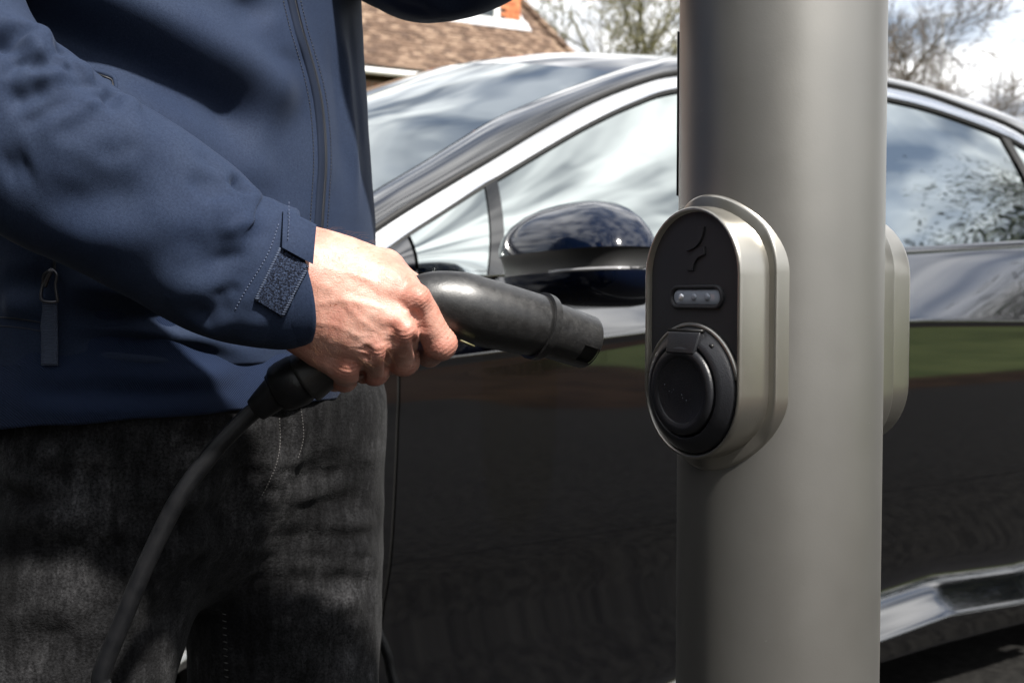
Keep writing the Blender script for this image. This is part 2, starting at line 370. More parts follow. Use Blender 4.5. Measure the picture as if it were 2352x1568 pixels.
m = M['brick'] = mat('orange_brick', (0.42, 0.14, 0.06), 0.85); oi = m.node_tree.nodes.new('ShaderNodeObjectInfo')
put(m, 'Base Color', ramp(m, oi.outputs['Random'], [(0.0, (0.36, 0.11, 0.045)), (0.5, (0.48, 0.165, 0.065)), (1.0, (0.55, 0.24, 0.11))]))
m = M['brickwall'] = mat('brick_wall', (0.36, 0.15, 0.09), 0.9)
bt = m.node_tree.nodes.new('ShaderNodeTexBrick'); bt.inputs['Scale'].default_value = 1.0; bt.inputs['Brick Width'].default_value = 0.225; bt.inputs['Row Height'].default_value = 0.075; bt.inputs['Mortar Size'].default_value = 0.01
bt.inputs['Color1'].default_value = (0.40, 0.17, 0.10, 1); bt.inputs['Color2'].default_value = (0.30, 0.12, 0.075, 1); bt.inputs['Mortar'].default_value = (0.36, 0.33, 0.29, 1)
c_ = m.node_tree.nodes.new('ShaderNodeTexCoord'); m.node_tree.links.new(c_.outputs['UV'], bt.inputs['Vector']); put(m, 'Base Color', bt.outputs['Color'])
M['upvc'] = mat('white_upvc', (0.80, 0.80, 0.79), 0.35); M['render_white'] = speck(mat('white_render', (0.75,) * 3, 0.8), (0.66, 0.65, 0.62), (0.78, 0.77, 0.75), 3)
M['lead'] = speck(mat('lead_flashing', (0.4,) * 3, 0.6), (0.36, 0.37, 0.39), (0.52, 0.53, 0.55), 5)
M['pane'] = mat('window_pane', (0.04, 0.05, 0.055), 0.03, 0.0, IOR=2.0)
M['mortar'] = mat('mortar', (0.34, 0.31, 0.27), 0.9)
M['bark'] = speck(mat('bark', (0.10, 0.08, 0.06), 0.9), (0.055, 0.043, 0.032), (0.13, 0.105, 0.08), 6, 6, stretch=(3, 3, 0.6))
M['bark_green'] = speck(mat('mossy_bark', (0.12, 0.11, 0.05), 0.9), (0.075, 0.068, 0.035), (0.16, 0.15, 0.07), 5, 6)
m = M['bud'] = mat('spring_buds', (0.11, 0.12, 0.03), 0.7); oi = m.node_tree.nodes.new('ShaderNodeNewGeometry')
put(m, 'Base Color', ramp(m, oi.outputs['Random Per Island'], [(0, (0.062, 0.058, 0.026)), (0.5, (0.10, 0.095, 0.042)), (1, (0.14, 0.13, 0.065))]))
m = M['leaf'] = mat('evergreen_leaf', (0.04, 0.06, 0.02), 0.8, Specular_IOR_Level=0.2); oi = m.node_tree.nodes.new('ShaderNodeNewGeometry')
put(m, 'Base Color', ramp(m, oi.outputs['Random Per Island'], [(0, (0.010, 0.016, 0.006)), (0.5, (0.020, 0.030, 0.011)), (1, (0.038, 0.048, 0.018))]))
M['galv'] = mat('galvanised_steel', (0.38, 0.39, 0.40), 0.45, 0.6)
M['yellow'] = mat('daffodil_yellow', (0.75, 0.45, 0.02), 0.6)
# ------------------------------------------------------------ the setting
CA = R(34.5); CU = np.array([math.cos(CA), math.sin(CA), 0]); CN = np.array([math.sin(CA), -math.cos(CA), 0]); CO = np.array([0, 2.0, 0])
def CP(u, n, z): return CO + u * CU + n * CN + np.array([0, 0, z])
def CPs(a): a = np.asarray(a, float); return CO + a[..., :1] * CU + a[..., 1:2] * CN + a[..., 2:3] * np.array([0, 0, 1.0])

def strip(name, u0, u1, n0, n1, z, mt, kind='structure'):
    o = obj(name, [CP(u0, n0, z), CP(u1, n0, z), CP(u1, n1, z), CP(u0, n1, z)], [(0, 1, 2, 3)], mt, smooth=False)
    return tag(o, kind=kind)
g = 900
tag(obj('ground', [(-g, -g, -.02), (g, -g, -.02), (g, g, -.02), (-g, g, -.02)], [(0, 1, 2, 3)], M['lawn'], smooth=False), kind='structure')
strip('road', -90, 90, -7.5, 0.68, -0.012, M['asphalt'])
strip('footpath', -90, 90, 0.66, 3.0, -0.008, M['asphalt'])
strip('flower_bed', 5, 30, 3.0, 3.7, -0.006, M['earth'])
strip('bare_soil', -60, 5, 3.0, 18, -0.006, M['earth'])

# ---- trees
def branch_tree(base, height, spread, levels, seed, droop=0.0, lean=(0, 0), nb=(4, 3), r0=.12, tw=.010):
    rg = random.Random(seed); segs = []; tips = []
    def grow(p, d, ln, r, lv):
        k = 4; pts = [p]
        for i in range(k):
            d = (d + Vector((rg.gauss(0, .13), rg.gauss(0, .13), rg.gauss(0, .06) + (.05 - droop * (lv > 1))))).normalized()
            q = pts[-1] + d * ln / k; ra = r * (1 - .55 * i / k); rb = r * (1 - .55 * (i + 1) / k); segs.append((pts[-1], q, ra, rb)); pts.append(q)
            if lv < levels and (i > 0 or lv > 0):
                for _ in range(rg.randint(*sorted(nb))):
                    ang = rg.uniform(0, 2 * math.pi); tl = rg.uniform(.45, 1.05)
                    side = d.orthogonal().normalized(); side.rotate(Matrix.Rotation(ang, 3, d))
                    nd = (d * math.cos(tl) + side * math.sin(tl) * spread).normalized()
                    grow(q, nd, ln * rg.uniform(.45, .68), max(rb * .62, tw), lv + 1)
        if lv >= levels - 1: tips.append((pts[-1], d)); tips.append((pts[2], d))
    grow(Vector(base), Vector((lean[0], lean[1], 1)).normalized(), height * .5, r0, 0)
    return segs, tips
def seg_mesh(segs, ns=4):
    V, F = [], []
    for p, q, ra, rb in segs:
        d = (q - p); a = d.orthogonal().normalized(); b = d.cross(a).normalized(); k = len(V)
        for c, r in ((p, ra), (q, rb)):
            for i in range(ns):
                t = 2 * math.pi * i / ns; V.append(c + a * (r * math.cos(t)) + b * (r * math.sin(t)))
        for i in range(ns): F.append((k + i, k + (i + 1) % ns, k + ns + (i + 1) % ns, k + ns + i))
    return [tuple(v) for v in V], F
def leaf_mesh(pts, per, size, rad, seed):
    rg = random.Random(seed); V, F = [], []
    for p, d in pts:
        for _ in range(per):
            c = p + Vector((rg.gauss(0, rad), rg.gauss(0, rad), rg.gauss(0, rad)))
            a = Vector((rg.gauss(0, 1), rg.gauss(0, 1), rg.gauss(0, 1))).normalized(); b = a.orthogonal().normalized(); s = size * rg.uniform(.5, 1.3); k = len(V)
            V += [c - a * s, c + b * s * .45, c + a * s, c - b * s * .45]; F.append((k, k + 1, k + 2, k + 3))
    return [tuple(v) for v in V], F
def tree(name, base, height, label, seed, leafmat, per, size, rad, bark='bark', **kw):
    t = empty(name, base, label, 'tree')
    segs, tips = branch_tree(base, height, kw.pop('spread', 1.0), kw.pop('levels', 3), seed, **kw)
    big = [s for s in segs if s[2] > .03]; small = [s for s in segs if s[2] <= .03]
    obj('trunk', *seg_mesh(big, 6), M[bark], t)
    if per: 
        c = obj('crown', *leaf_mesh(tips, per, size, rad, seed), M[leafmat], t, smooth=False)
        obj('twigs', *seg_mesh(small, 3), M[bark], c)
    else: obj('crown', *seg_mesh(small, 3), M[bark], t)
    return t
gp = lambda px, Y: np.array([(px - 1176) * K * Y, Y, -.02])
tree('budding_tree', gp(1400, 30), 13, 'loose greenish budding tree right of the tiled roof', 3, 'bud', 3, .07, .20, 'bark_green', spread=1.1, levels=3, nb=(2, 3), r0=.20)
tree('budding_tree', gp(1500, 33), 14, 'leggy budding tree just left of the grey post, above the car roof', 9, 'bud', 2, .07, .22, 'bark_green', spread=1.0, levels=3, nb=(2, 3), r0=.22)
tree('bare_tree', gp(2165, 42), 15.5, 'bare brown tree with a round crown right of the post', 5, 'bud', 0, 0, 0, 'bark', spread=1.1, levels=4, nb=(2, 2), r0=.24, tw=.015)
tree('bare_tree', gp(2030, 48), 14, 'thin bare tree half hidden behind the right edge of the post', 12, 'bud', 0, 0, 0, 'bark', spread=.8, levels=4, nb=(1, 2), r0=.16)
tree('distant_tree', gp(2300, 52), 10.5, 'low hazy bush tree above the sloping rear of the car roof', 15, 'bud', 2, .12, .3, 'bark', spread=1.2, levels=3, nb=(2, 3), r0=.2)
tree('distant_tree', gp(2395, 50), 11, 'twiggy tree at the right edge above the car', 18, 'bud', 1, .12, .3, 'bark', spread=1.2, levels=3, nb=(2, 3), r0=.2)
# shrubs on the verge to the right of the camera (seen mirrored in the car)
def bush(base, rx, h, label, seed, n=2600, size=.09):
    rg = random.Random(seed); t = empty('evergreen_bush', base, label, 'bush', 'bushes across the grass verge'); V, F = [], []; st = []
    for _ in range(n):
        th = rg.uniform(0, 2 * math.pi); ph = math.acos(rg.uniform(-.2, 1)); r_ = rg.uniform(.55, 1.0) * (1 + .25 * math.sin(3 * th + seed) + .15 * math.sin(7 * ph + seed))
        c = Vector((base[0] + rx * r_ * math.sin(ph) * math.cos(th), base[1] + rx * r_ * math.sin(ph) * math.sin(th), max(.05, .25 * h + .75 * h * r_ * math.cos(ph))))
        a = Vector((rg.gauss(0, 1), rg.gauss(0, 1), rg.gauss(0, 1))).normalized(); b = a.orthogonal().normalized(); s = size * rg.uniform(.6, 1.6); k = len(V)
        V += [tuple(c - a * s), tuple(c + b * s * .6), tuple(c + a * s), tuple(c - b * s * .6)]; F.append((k, k + 1, k + 2, k + 3))
    obj('foliage', V, F, M['leaf'], t, smooth=False)
    for k in range(5):
        an = k * 1.257; st.append((Vector(base), Vector((base[0] + rx * .5 * math.cos(an), base[1] + rx * .5 * math.sin(an), h * .7)), .05, .015))
    obj('stem', *seg_mesh(st, 5), M['bark'], t)
bl = ['low dark bush far along the verge', 'broad dark bush mirrored in the rear side window', 'tall dark bush beyond the grass verge', 'rounded dark bush at the end of the verge', 'dark bush behind the photographer', 'tall bush behind the photographer on the left', 'last dark bush along the verge']
for i, (x, y, rx, h) in enumerate([(17, -7.5, 2.2, 2.6), (19, 1.5, 2.6, 4.4), (21, 6.5, 2.4, 3.0), (16, -12, 2.4, 3.0), (10, -17, 2.6, 3.4), (1, -19, 3.0, 3.6), (23, 11.5, 2.5, 3.2)]):
    bush((x, y, -.02), rx, h, bl[i], i + 2)
t = empty('daffodils', (7.2, -.6, 0), 'clump of yellow daffodils in the flower bed by the grass', 'flowers')
V, F, V2, F2 = [], [], [], []
for i in range(70):
    x, y = 7.2 + random.gauss(0, .5), -.6 + random.gauss(0, .35); h = random.uniform(.22, .34)
    v, f = box((x - .004, y - .004, 0), (x + .004, y + .004, h)); V.append((v, f))
    a = random.uniform(0, 6); ring = [(x + .04 * (1 if k % 2 else .55) * math.cos(a + k * math.pi / 6), y + .04 * (1 if k % 2 else .55) * math.sin(a + k * math.pi / 6), h + .012 * math.sin(k + a)) for k in range(12)] + [(x, y, h + .035)]
    V2.append((ring, [(k, (k + 1) % 12, 12) for k in range(12)]))
obj('stems', *join(V), M['leaf'], t, smooth=False)['kind'] = 'stuff'; obj('flower_heads', *join(V2), M['yellow'], t, smooth=False)['kind'] = 'stuff'

# ---- unseen hedges added behind and left of the camera to block sky light
def sky_block_hedge(p, q, h, w, label, seed):
    rg = random.Random(seed); p = np.array(p, float); q = np.array(q, float); L_ = np.linalg.norm(q - p); d_ = (q - p) / L_; n_ = np.array([-d_[1], d_[0]]); V, F = [], []
    t = empty('sky_block_hedge', (*((p + q) / 2), -.02), label, 'hedge'); st = []
    for _ in range(int(L_ * h * 420)):
        s_ = rg.uniform(0, L_); z = rg.uniform(.02, h + .25 * math.sin(s_ * 2.1)); sd = rg.choice((-1, 1, 1)); off = sd * w * (1 + .12 * math.sin(s_ * 5) + .1 * math.sin(z * 6 + s_)) * rg.uniform(.75, 1.0)
        if rg.random() < .12: off = rg.uniform(-w, w); z = h + rg.gauss(0, .12)
        c = Vector((*(p + d_ * s_ + n_ * off), z)); a = Vector((rg.gauss(0, 1), rg.gauss(0, 1), rg.gauss(0, 1))).normalized(); b = a.orthogonal().normalized(); r_ = rg.uniform(.07, .16); k = len(V)
        V += [tuple(c - a * r_), tuple(c + b * r_ * .6), tuple(c + a * r_), tuple(c - b * r_ * .6)]; F.append((k, k + 1, k + 2, k + 3))
    obj('foliage', V, F, M['leaf'], t, smooth=False)
    for k in range(int(L_)): st.append((Vector((*(p + d_ * (k + .5)), -.02)), Vector((*(p + d_ * (k + .5)), h * .95)), .07, .02))
    obj('stem', *seg_mesh(st, 5), M['bark'], t)
sky_block_hedge((-6.0, -5.2), (1.0, -8.5), 4.6, .7, 'unseen dark hedge added behind the camera to block sky light', 31)
sky_block_hedge((-6.4, 3.5), (-6.0, -4.6), 5.2, .7, 'unseen dark hedge added on the left behind the person to block sky light', 32)
tree('evergreen_tree', np.array([15.8, 6.6, -.02]), 9.5, 'tall dark evergreen tree mirrored in the rear side window', 41, 'leaf', 60, .065, .42, 'bark', spread=1.0, levels=3, nb=(2, 3), r0=.25)

# ---- distant street lamp
lp = at(2165, 38, 44)
t = empty('street_lamp', (lp[0], 44, -.02), 'thin distant street lamp rising out of the bare tree', 'street lamp')
obj('column', *tube([(lp[0], 44, -.02), (lp[0], 44, 4), (lp[0], 44, lp[2])], [.09, .06, .045], 8), M['galv'], t)
obj('lantern', *tube([(lp[0] - .15, 44, lp[2]), (lp[0] + .15, 44, lp[2] + .03), (lp[0] + .65, 44, lp[2] + .06)], [.05, .09, .04], 8, ell=.5), M['galv'], t)

# ---- house with tiled roof and dormer
HE = np.array([.878, .478, 0]); HI = np.array([-.478, .878, 0]); PT = R(46); HU = HI * math.cos(PT) + np.array([0, 0, math.sin(PT)]); HNn = np.cross(HE, HU); HNn /= np.linalg.norm(HNn)
H0 = np.array([1.75, 22.36, 5.02])                  # eave corner on the right
def HP(a, b, h=0): return H0 - HE * a + HU * b + HNn * h
def roofhit(px, py):
    d = at(px, py, 1) - np.array([0, 0, 1.]); o = np.array([0, 0, 1.]); t_ = ((H0 - o) @ HNn) / (d @ HNn); q = o + d * t_ - H0
    return -(q @ HE), q @ HU
house = empty('tiled_house', (H0[0] - 3, H0[1] + 3, 0), 'brick house with brown clay tile roof and white dormer behind the car', 'house')
LEN, RUN = 15.0, 6.2; HIP = .40 * math.cos(PT)
roof = obj('roof', [HP(LEN, 0, -.03), HP(0, 0, -.03), HP(HIP * RUN, RUN, -.03), HP(LEN, RUN, -.03)], [(0, 1, 2, 3)], M['mortar'], house, smooth=False)
TW, TG = .168, .105
tv, tf = box((-TW / 2 + .003, 0, 0), (TW / 2 - .003, .20, .013)); tv = [(x, y, z + (.016 if y < .1 else 0) + .006 * (1 - (2 * x / TW) ** 2)) for x, y, z in tv]
tme = bpy.data.meshes.new('tile'); tme.from_pydata(tv, [], tf); tme.materials.append(M['tile'])
rot = Matrix((HE, HU, HNn)).transposed()
inview, rest = [], []
wpos = lambda a, b: HP(a, b, .0)
def prj(p):
    q = p - np.array([0, 0, 1.]); fz = q[1] * math.cos(PITCH) - q[2] * math.sin(PITCH); up = q[1] * math.sin(PITCH) + q[2] * math.cos(PITCH)
    return 1176 + q[0] / fz / K, 784 - up / fz / K
da0, db0 = roofhit(1200, 62); da1, _ = roofhit(938, 52)
for j in range(int(RUN / TG)):
    b = j * TG
    for i in range(int(LEN / TW)):
        a = (i + .5 + .5 * (j % 2)) * TW
        if a < HIP * b + .05 or a > LEN: continue
        if da0 < a < da1 and b > db0 - .10: continue
        p = wpos(a, b); x, y = prj(p); jit = (random.gauss(0, .004), random.gauss(0, .006), random.gauss(0, .004), random.gauss(0, .02))
        vis = 848 < x < 1340 and -5 < y < 178 and not (860 < x < 1150 and y < 40)
        (inview if vis else rest).append((p, jit, p @ p))
inview.sort(key=lambda q: q[2]); rest += inview[300:]; inview = inview[:300]
def tile_mat(p, jit):
    p = p + HE * jit[0] + HU * jit[1] + HNn * (jit[2] + .004)
    m4 = (rot @ Matrix.Rotation(jit[3], 3, 'Z')).to_4x4(); m4.translation = Vector(p); return m4
for p, jit, _ in inview:
    o = bpy.data.objects.new('tile', tme); COL.objects.link(o); o.parent = roof; o.matrix_world = tile_mat(p, jit)
    o.matrix_parent_inverse = Matrix.Identity(4); o.matrix_basis = tile_mat(p, jit)
V = []; F = []
tva = np.array(tv)
for p, jit, _ in rest:
    m4 = np.array(tile_mat(p, jit)); k = len(V) * 8; V.append(tva @ m4[:3, :3].T + m4[:3, 3]); F += [tuple(i + k for i in q) for q in tf]
obj('tiles_beyond', np.concatenate(V), F, M['tile'], roof, smooth=False)['kind'] = 'stuff'
hipl = [HP(HIP * b - .02, b, .05) for b in np.arange(0, RUN, .05)]
for k in range(14): obj('ridge_tile', *tube([hipl[k * 6 + 1], hipl[k * 6 + 6]], [.085, .075], 8), M['tile'], roof)
# walls, fascia, gutter
def wallpiece(name, p, q, z0, z1, mt, parent, th=.25):
    p = np.array(p); q = np.array(q); d = (q - p) / np.linalg.norm(q - p); nn = np.array([d[1], -d[0], 0]); v = []
    for z in (z0, z1): v += [(*p[:2], z), (*q[:2], z), (*(q - nn * th)[:2], z), (*(p - nn * th)[:2], z)]
    L_ = np.linalg.norm(q - p); uv = [(0, z0), (L_, z0), (L_, z0), (0, z0), (0, z1), (L_, z1), (L_, z1), (0, z1)]
    return obj(name, v, [(0, 1, 5, 4), (1, 2, 6, 5), (2, 3, 7, 6), (3, 0, 4, 7), (4, 5, 6, 7), (0, 3, 2, 1)], mt, parent, smooth=False, uv=uv)
W0 = H0 - HE * LEN + HI * .35; W1 = H0 - HE * .35 + HI * .35
wall = wallpiece('wall', W0, W1, 0, 4.82, M['brickwall'], house)
W2 = W1 + HI * 6.5; wallpiece('wall', W1 + HI * .26, W2, 0, 4.8, M['brickwall'], house)
fa = [H0 - HE * LEN + HI * .05, H0 + HI * .05]; fz = H0[2]
v, f = box((0, 0, 0), (LEN, .03, .36)); v = [fa[0] + HE * x + HI * y + np.array([0, 0, z + fz - .42]) for x, y, z in v]; obj('fascia', v, f, M['upvc'], house, smooth=False)
v, f = box((0, .03, 0), (LEN, .40, .02)); v = [fa[0] + HE * x + HI * y + np.array([0, 0, z + fz - .43]) for x, y, z in v]; obj('soffit', v, f, M['upvc'], house, smooth=False)
gl = np.array([H0 - HE * s_ - HI * .03 + np.array([0, 0, -.10]) for s_ in np.linspace(0, LEN, 12)]); obj('gutter', *tube(gl, .055, 10), M['upvc'], house)
for s_ in (3.2, 7.0, 11.0):                         # windows of the ground-facing wall
    w0 = W1 - HE * (s_ - .35); w1 = w0 - HE * 1.3
    fr_ = wallpiece('window', w1 - HI * .04, w0 - HI * .04, 2.9, 4.2, M['upvc'], house, .06)
    wallpiece('pane', w1 + HE * .08 - HI * .055, w1 + HE * .60 - HI * .055, 2.98, 4.12, M['pane'], fr_, .02); wallpiece('pane', w1 + HE * .70 - HI * .055, w0 - HE * .08 - HI * .055, 2.98, 4.12, M['pane'], fr_, .02)
for q0, q1, nm in (((0, 0), (HIP * RUN, RUN), 'roof_end'),):   # hipped end and rear slope close the roof
    A_ = HP(0, 0, -.03); B_ = HP(HIP * RUN, RUN, -.03); D_ = A_ + HI * 2 * RUN * math.cos(PT); obj(nm, [A_, D_, B_], [(0, 1, 2)], M['tile'], house, smooth=False)
    E_ = HP(LEN, RUN, -.03); G_ = HP(LEN, 0, -.03) + HI * 2 * RUN * math.cos(PT); obj('roof_back', [B_, D_, G_, E_], [(0, 1, 2, 3)], M['tile'], house, smooth=False)
# dormer
def DP(a, dn, z): return H0 - HE * a + HI * (db0 * math.cos(PT) + dn) + np.array([0, 0, db0 * math.sin(PT) + z])
dorm = obj('dormer', *(lambda vf: ([DP(*q) for q in vf[0]], vf[1]))(box((da0 + .05, .10, -.05), (da1 - .05, 2.0, 1.45))), M['mortar'], house, smooth=False)
def dbox(name, a0, a1, d0, d1, z0, z1, mt, parent=dorm): return obj(name, *(lambda vf: ([DP(*q) for q in vf[0]], vf[1]))(box((a0, d0, z0), (a1, d1, z1))), mt, parent, smooth=False)
bw = .215
bvv, bff = box((0, 0, 0), (bw, .10, .065)); bme = bpy.data.meshes.new('brick'); bme.from_pydata(bvv, [], bff); bme.materials.append(M['brick'])
brot = Matrix((-HE, HI, Vector((0, 0, 1)))).transposed()
for side in (0, 1):
    for j in range(18):
        for i in range(2):
            x0 = .02 + i * (bw + .01) - (.11 if j % 2 else 0); x1 = min(x0 + bw, .46); x0 = max(x0, .02)
            if x1 - x0 < .03: continue
            a = da0 + x0 if side == 0 else da1 - x1
            o = bpy.data.objects.new('brick', bme); COL.objects.link(o); o.parent = dorm
            m4 = brot.to_4x4(); m4.translation = Vector(DP(a, .05 + random.uniform(-.004, .004), .03 + j * .075)); o.matrix_basis = m4 @ Matrix.Diagonal(((x1 - x0) / bw, 1, 1, 1))
a0, a1 = da0 + .50, da1 - .50
win = dbox('window', a0, a1, .03, .12, .02, .12, M['upvc'])
dbox('frame', a0, a0 + .11, .03, .12, .12, 1.35, M['upvc'], win); dbox('frame', a1 - .11, a1, .03, .12, .12, 1.35, M['upvc'], win)
mid = (a0 + a1) / 2; dbox('frame', mid - .06, mid + .06, .03, .12, .12, 1.35, M['upvc'], win); dbox('frame', a0, a1, .03, .12, 1.35, 1.45, M['upvc'], win)
dbox('pane', a0 + .11, mid - .06, .08, .09, .12, 1.35, M['pane'], win); dbox('pane', mid + .06, a1 - .11, .08, .09, .12, 1.35, M['pane'], win)
dbox('sill', a0 - .05, a1 + .05, -.03, .13, -.035, .017, M['upvc'], win)
v = [HP(da0 - .12, db0 - .19, .045), HP(da1 + .12, db0 - .19, .045), HP(da1 + .12, db0 + .12, .05), HP(da0 - .12, db0 + .12, .05)]
obj('apron_flashing', v + [x - HNn * .02 for x in map(np.array, v)], [(0, 1, 2, 3), (7, 6, 5, 4), (0, 4, 5, 1), (1, 5, 6, 2), (2, 6, 7, 3), (3, 7, 4, 0)], M['lead'], dorm, smooth=False)
for a_, b_ in ((da1, da1 + .16), (da0 - .08, da0 + .02)):
    v = [HP(a_, db0 + .1, .05), HP(b_, db0 + .1, .05), HP(b_, db0 + 2.1, .05), HP(a_, db0 + 2.1, .05)]
    obj('side_flashing', v + [x - HNn * .02 for x in map(np.array, v)], [(0, 1, 2, 3), (7, 6, 5, 4), (0, 4, 5, 1), (1, 5, 6, 2), (2, 6, 7, 3), (3, 7, 4, 0)], M['lead'], dorm, smooth=False)
dbox('dormer_roof', da0 - .2, da1 + .2, -.25, 2.2, 1.46, 1.6, M['lead'])
# ------------------------------------------------------------ the parked car
car = empty('car', CP(.5, -.95, 0), 'dark navy car with chrome window trim parked behind the post', 'car')
ip = lambda u, xs, ys: np.interp(u, xs, ys)
def belt(u): return ip(u, [-1.9, -1.4, -.8, -.3, 0, 1.29, 1.79, 2.3, 2.9], [.72, .86, .97, 1.028, 1.036, 1.107, 1.136, 1.16, 1.08])
def crease(u): return ip(u, [-1.9, -1.3, -.6, -.19, 0, .3, 1.12, 1.6, 2.3, 2.9], [.62, .76, .855, .896, .911, .935, .944, .938, .95, .9])
def inset(u): return -.55 * max(0, -1.05 - u) ** 2 - .35 * max(0, u - 2.1) ** 2
def side_profile(u, k=64):
    b, c = belt(u), crease(u); w = ip(u, [-.3, .4, .95, 1.3, 1.65, 2.0], [-.11, -.09, -.01, .012, -.008, .0])
    nodes = [(-.108, b + .004), (-.088, b), (-.066, b - .022), (-.066 + .034, b - .022 - (b - c - .03) * .31), (-.066 + .070, b - .022 - (b - c - .03) * .66), (.036, c + .008), (.041, c - .002), (.0385, c - .016), (.0370, c - .06), (.0335, .80), (.025, .70), (.006, .56), (-.030, .44), (-.060, .345 + w), (-.062, .300 + w), (-.050, .268 + w), (-.016, .222 + w), (-.006, .212 + w), (-.008, .200 + w * .8), (-.034, .148 + w * .3), (-.040, .140 + w * .3), (-.09, .132 + w * .3)]
    return spline(nodes, k) + np.array([inset(u), 0])
WH = [(-.76, .355), (2.23, .355)]; WR = .405
def body_side(name, u0, u1, mt, mirror=False, du=.03):
    us = np.linspace(u0, u1, max(3, int((u1 - u0) / du))); prof = [side_profile(u) for u in us]; nv = len(prof[0]); V = []
    for u, p in zip(us, prof):
        for n, z in p:
            n2 = n if not mirror else -1.9 - n
            V.append((u, n2, z))
    V = np.array(V); F = []
    for q in grid_faces(nv, len(us), flip=mirror):
        c = V[list(q)].mean(0)
        if any((c[0] - a) ** 2 + (c[2] - b) ** 2 < WR ** 2 for a, b in WH): continue
        F.append(q)
    return obj(name, CPs(V), F, mt, car)
G = .0028
for mir in (False, True):
    body_side('front_wing', -1.95, -.247 - G, M['paint'], mir); fd = body_side('front_door', -.247 + G, .86 - G, M['paint'], mir); rd = body_side('rear_door', .86 + G, 1.78 - G, M['paint'], mir); body_side('rear_quarter', 1.78 + G, 2.9, M['paint'], mir)
    # dark backing behind the shut lines
    for u in (-.247, .86, 1.78):
        p = side_profile(u); V = [(u + s_ * .02, (n - .006) if not mir else -1.9 - (n - .006), z) for s_ in (-1, 1) for n, z in p]
        obj('shut_line', CPs(V), grid_faces(len(p), 2), M['seal'], car)
    for a, b in WH:                                     # arch lips and liners
        t_ = np.linspace(-.1, math.pi + .1, 40); s_ = -1 if mir else 1; n0 = -1.9 if mir else 0
        ring = lambda r_, n: [(a + r_ * math.cos(x), n, b + r_ * math.sin(x)) for x in t_]
        off = inset(a)
        obj('wheel_arch', CPs(np.array(ring(WR + .012, n0 + s_ * (.004 + off)) + ring(WR - .03, n0 + s_ * (.006 + off)) + ring(WR - .035, n0 - s_ * .32))), grid_faces(40, 3), M['piano'], car)
def surf(name, rows, mt, parent=car, flip=False):
    rows = [np.asarray(r) for r in rows]; return obj(name, CPs(np.concatenate(rows)), grid_faces(len(rows[0]), len(rows), flip=flip), mt, parent)
# surveyed curves (u, n, z): chrome trim edges and roof rail
TU = spline([(-.42, -.075, .985), (-.30, -.09, 1.058), (-.202, -.116, 1.113), (-.145, -.132, 1.144), (-.018, -.164, 1.209), (.103, -.195, 1.27), (.235, -.228, 1.337), (.375, -.261, 1.402), (.523, -.289, 1.459), (.672, -.311, 1.503), (.95, -.335, 1.548), (1.22, -.345, 1.566), (1.473, -.341, 1.563), (1.646, -.336, 1.552), (1.832, -.321, 1.523), (1.956, -.311, 1.502), (2.052, -.296, 1.472), (2.25, -.25, 1.39), (2.45, -.19, 1.28), (2.6, -.15, 1.19)], 120)
TL = spline([(-.40, -.062, .985), (-.26, -.085, 1.045), (-.14, -.116, 1.112), (-.067, -.135, 1.15), (.042, -.164, 1.207), (.09, -.175, 1.23), (.22, -.207, 1.294), (.359, -.24, 1.36), (.508, -.271, 1.422), (.657, -.295, 1.47), (.93, -.320, 1.516), (1.20, -.331, 1.535), (1.453, -.326, 1.531), (1.631, -.32, 1.519), (1.825, -.305, 1.49), (1.93, -.294, 1.468), (2.026, -.28, 1.44), (2.2, -.235, 1.36), (2.38, -.175, 1.26), (2.5, -.145, 1.18)], 120)
RL = spline([(-.55, -.11, .985), (-.33, -.145, 1.10), (-.163, -.194, 1.19), (-.042, -.231, 1.252), (.039, -.257, 1.295), (.173, -.298, 1.364), (.359, -.344, 1.441), (.554, -.389, 1.514), (.693, -.415, 1.559), (.781, -.43, 1.580), (1.05, -.445, 1.604), (1.35, -.452, 1.616), (1.624, -.454, 1.616), (1.769, -.454, 1.610), (1.924, -.443, 1.594), (2.114, -.425, 1.565), (2.229, -.405, 1.536), (2.42, -.37, 1.45), (2.6, -.33, 1.34), (2.75, -.29, 1.23)], 120)
def mirr(a, mir): a = np.array(a, float); a[..., 1] = -1.9 - a[..., 1] if mir else a[..., 1]; return a
OUT = np.array([0, .9, .42])
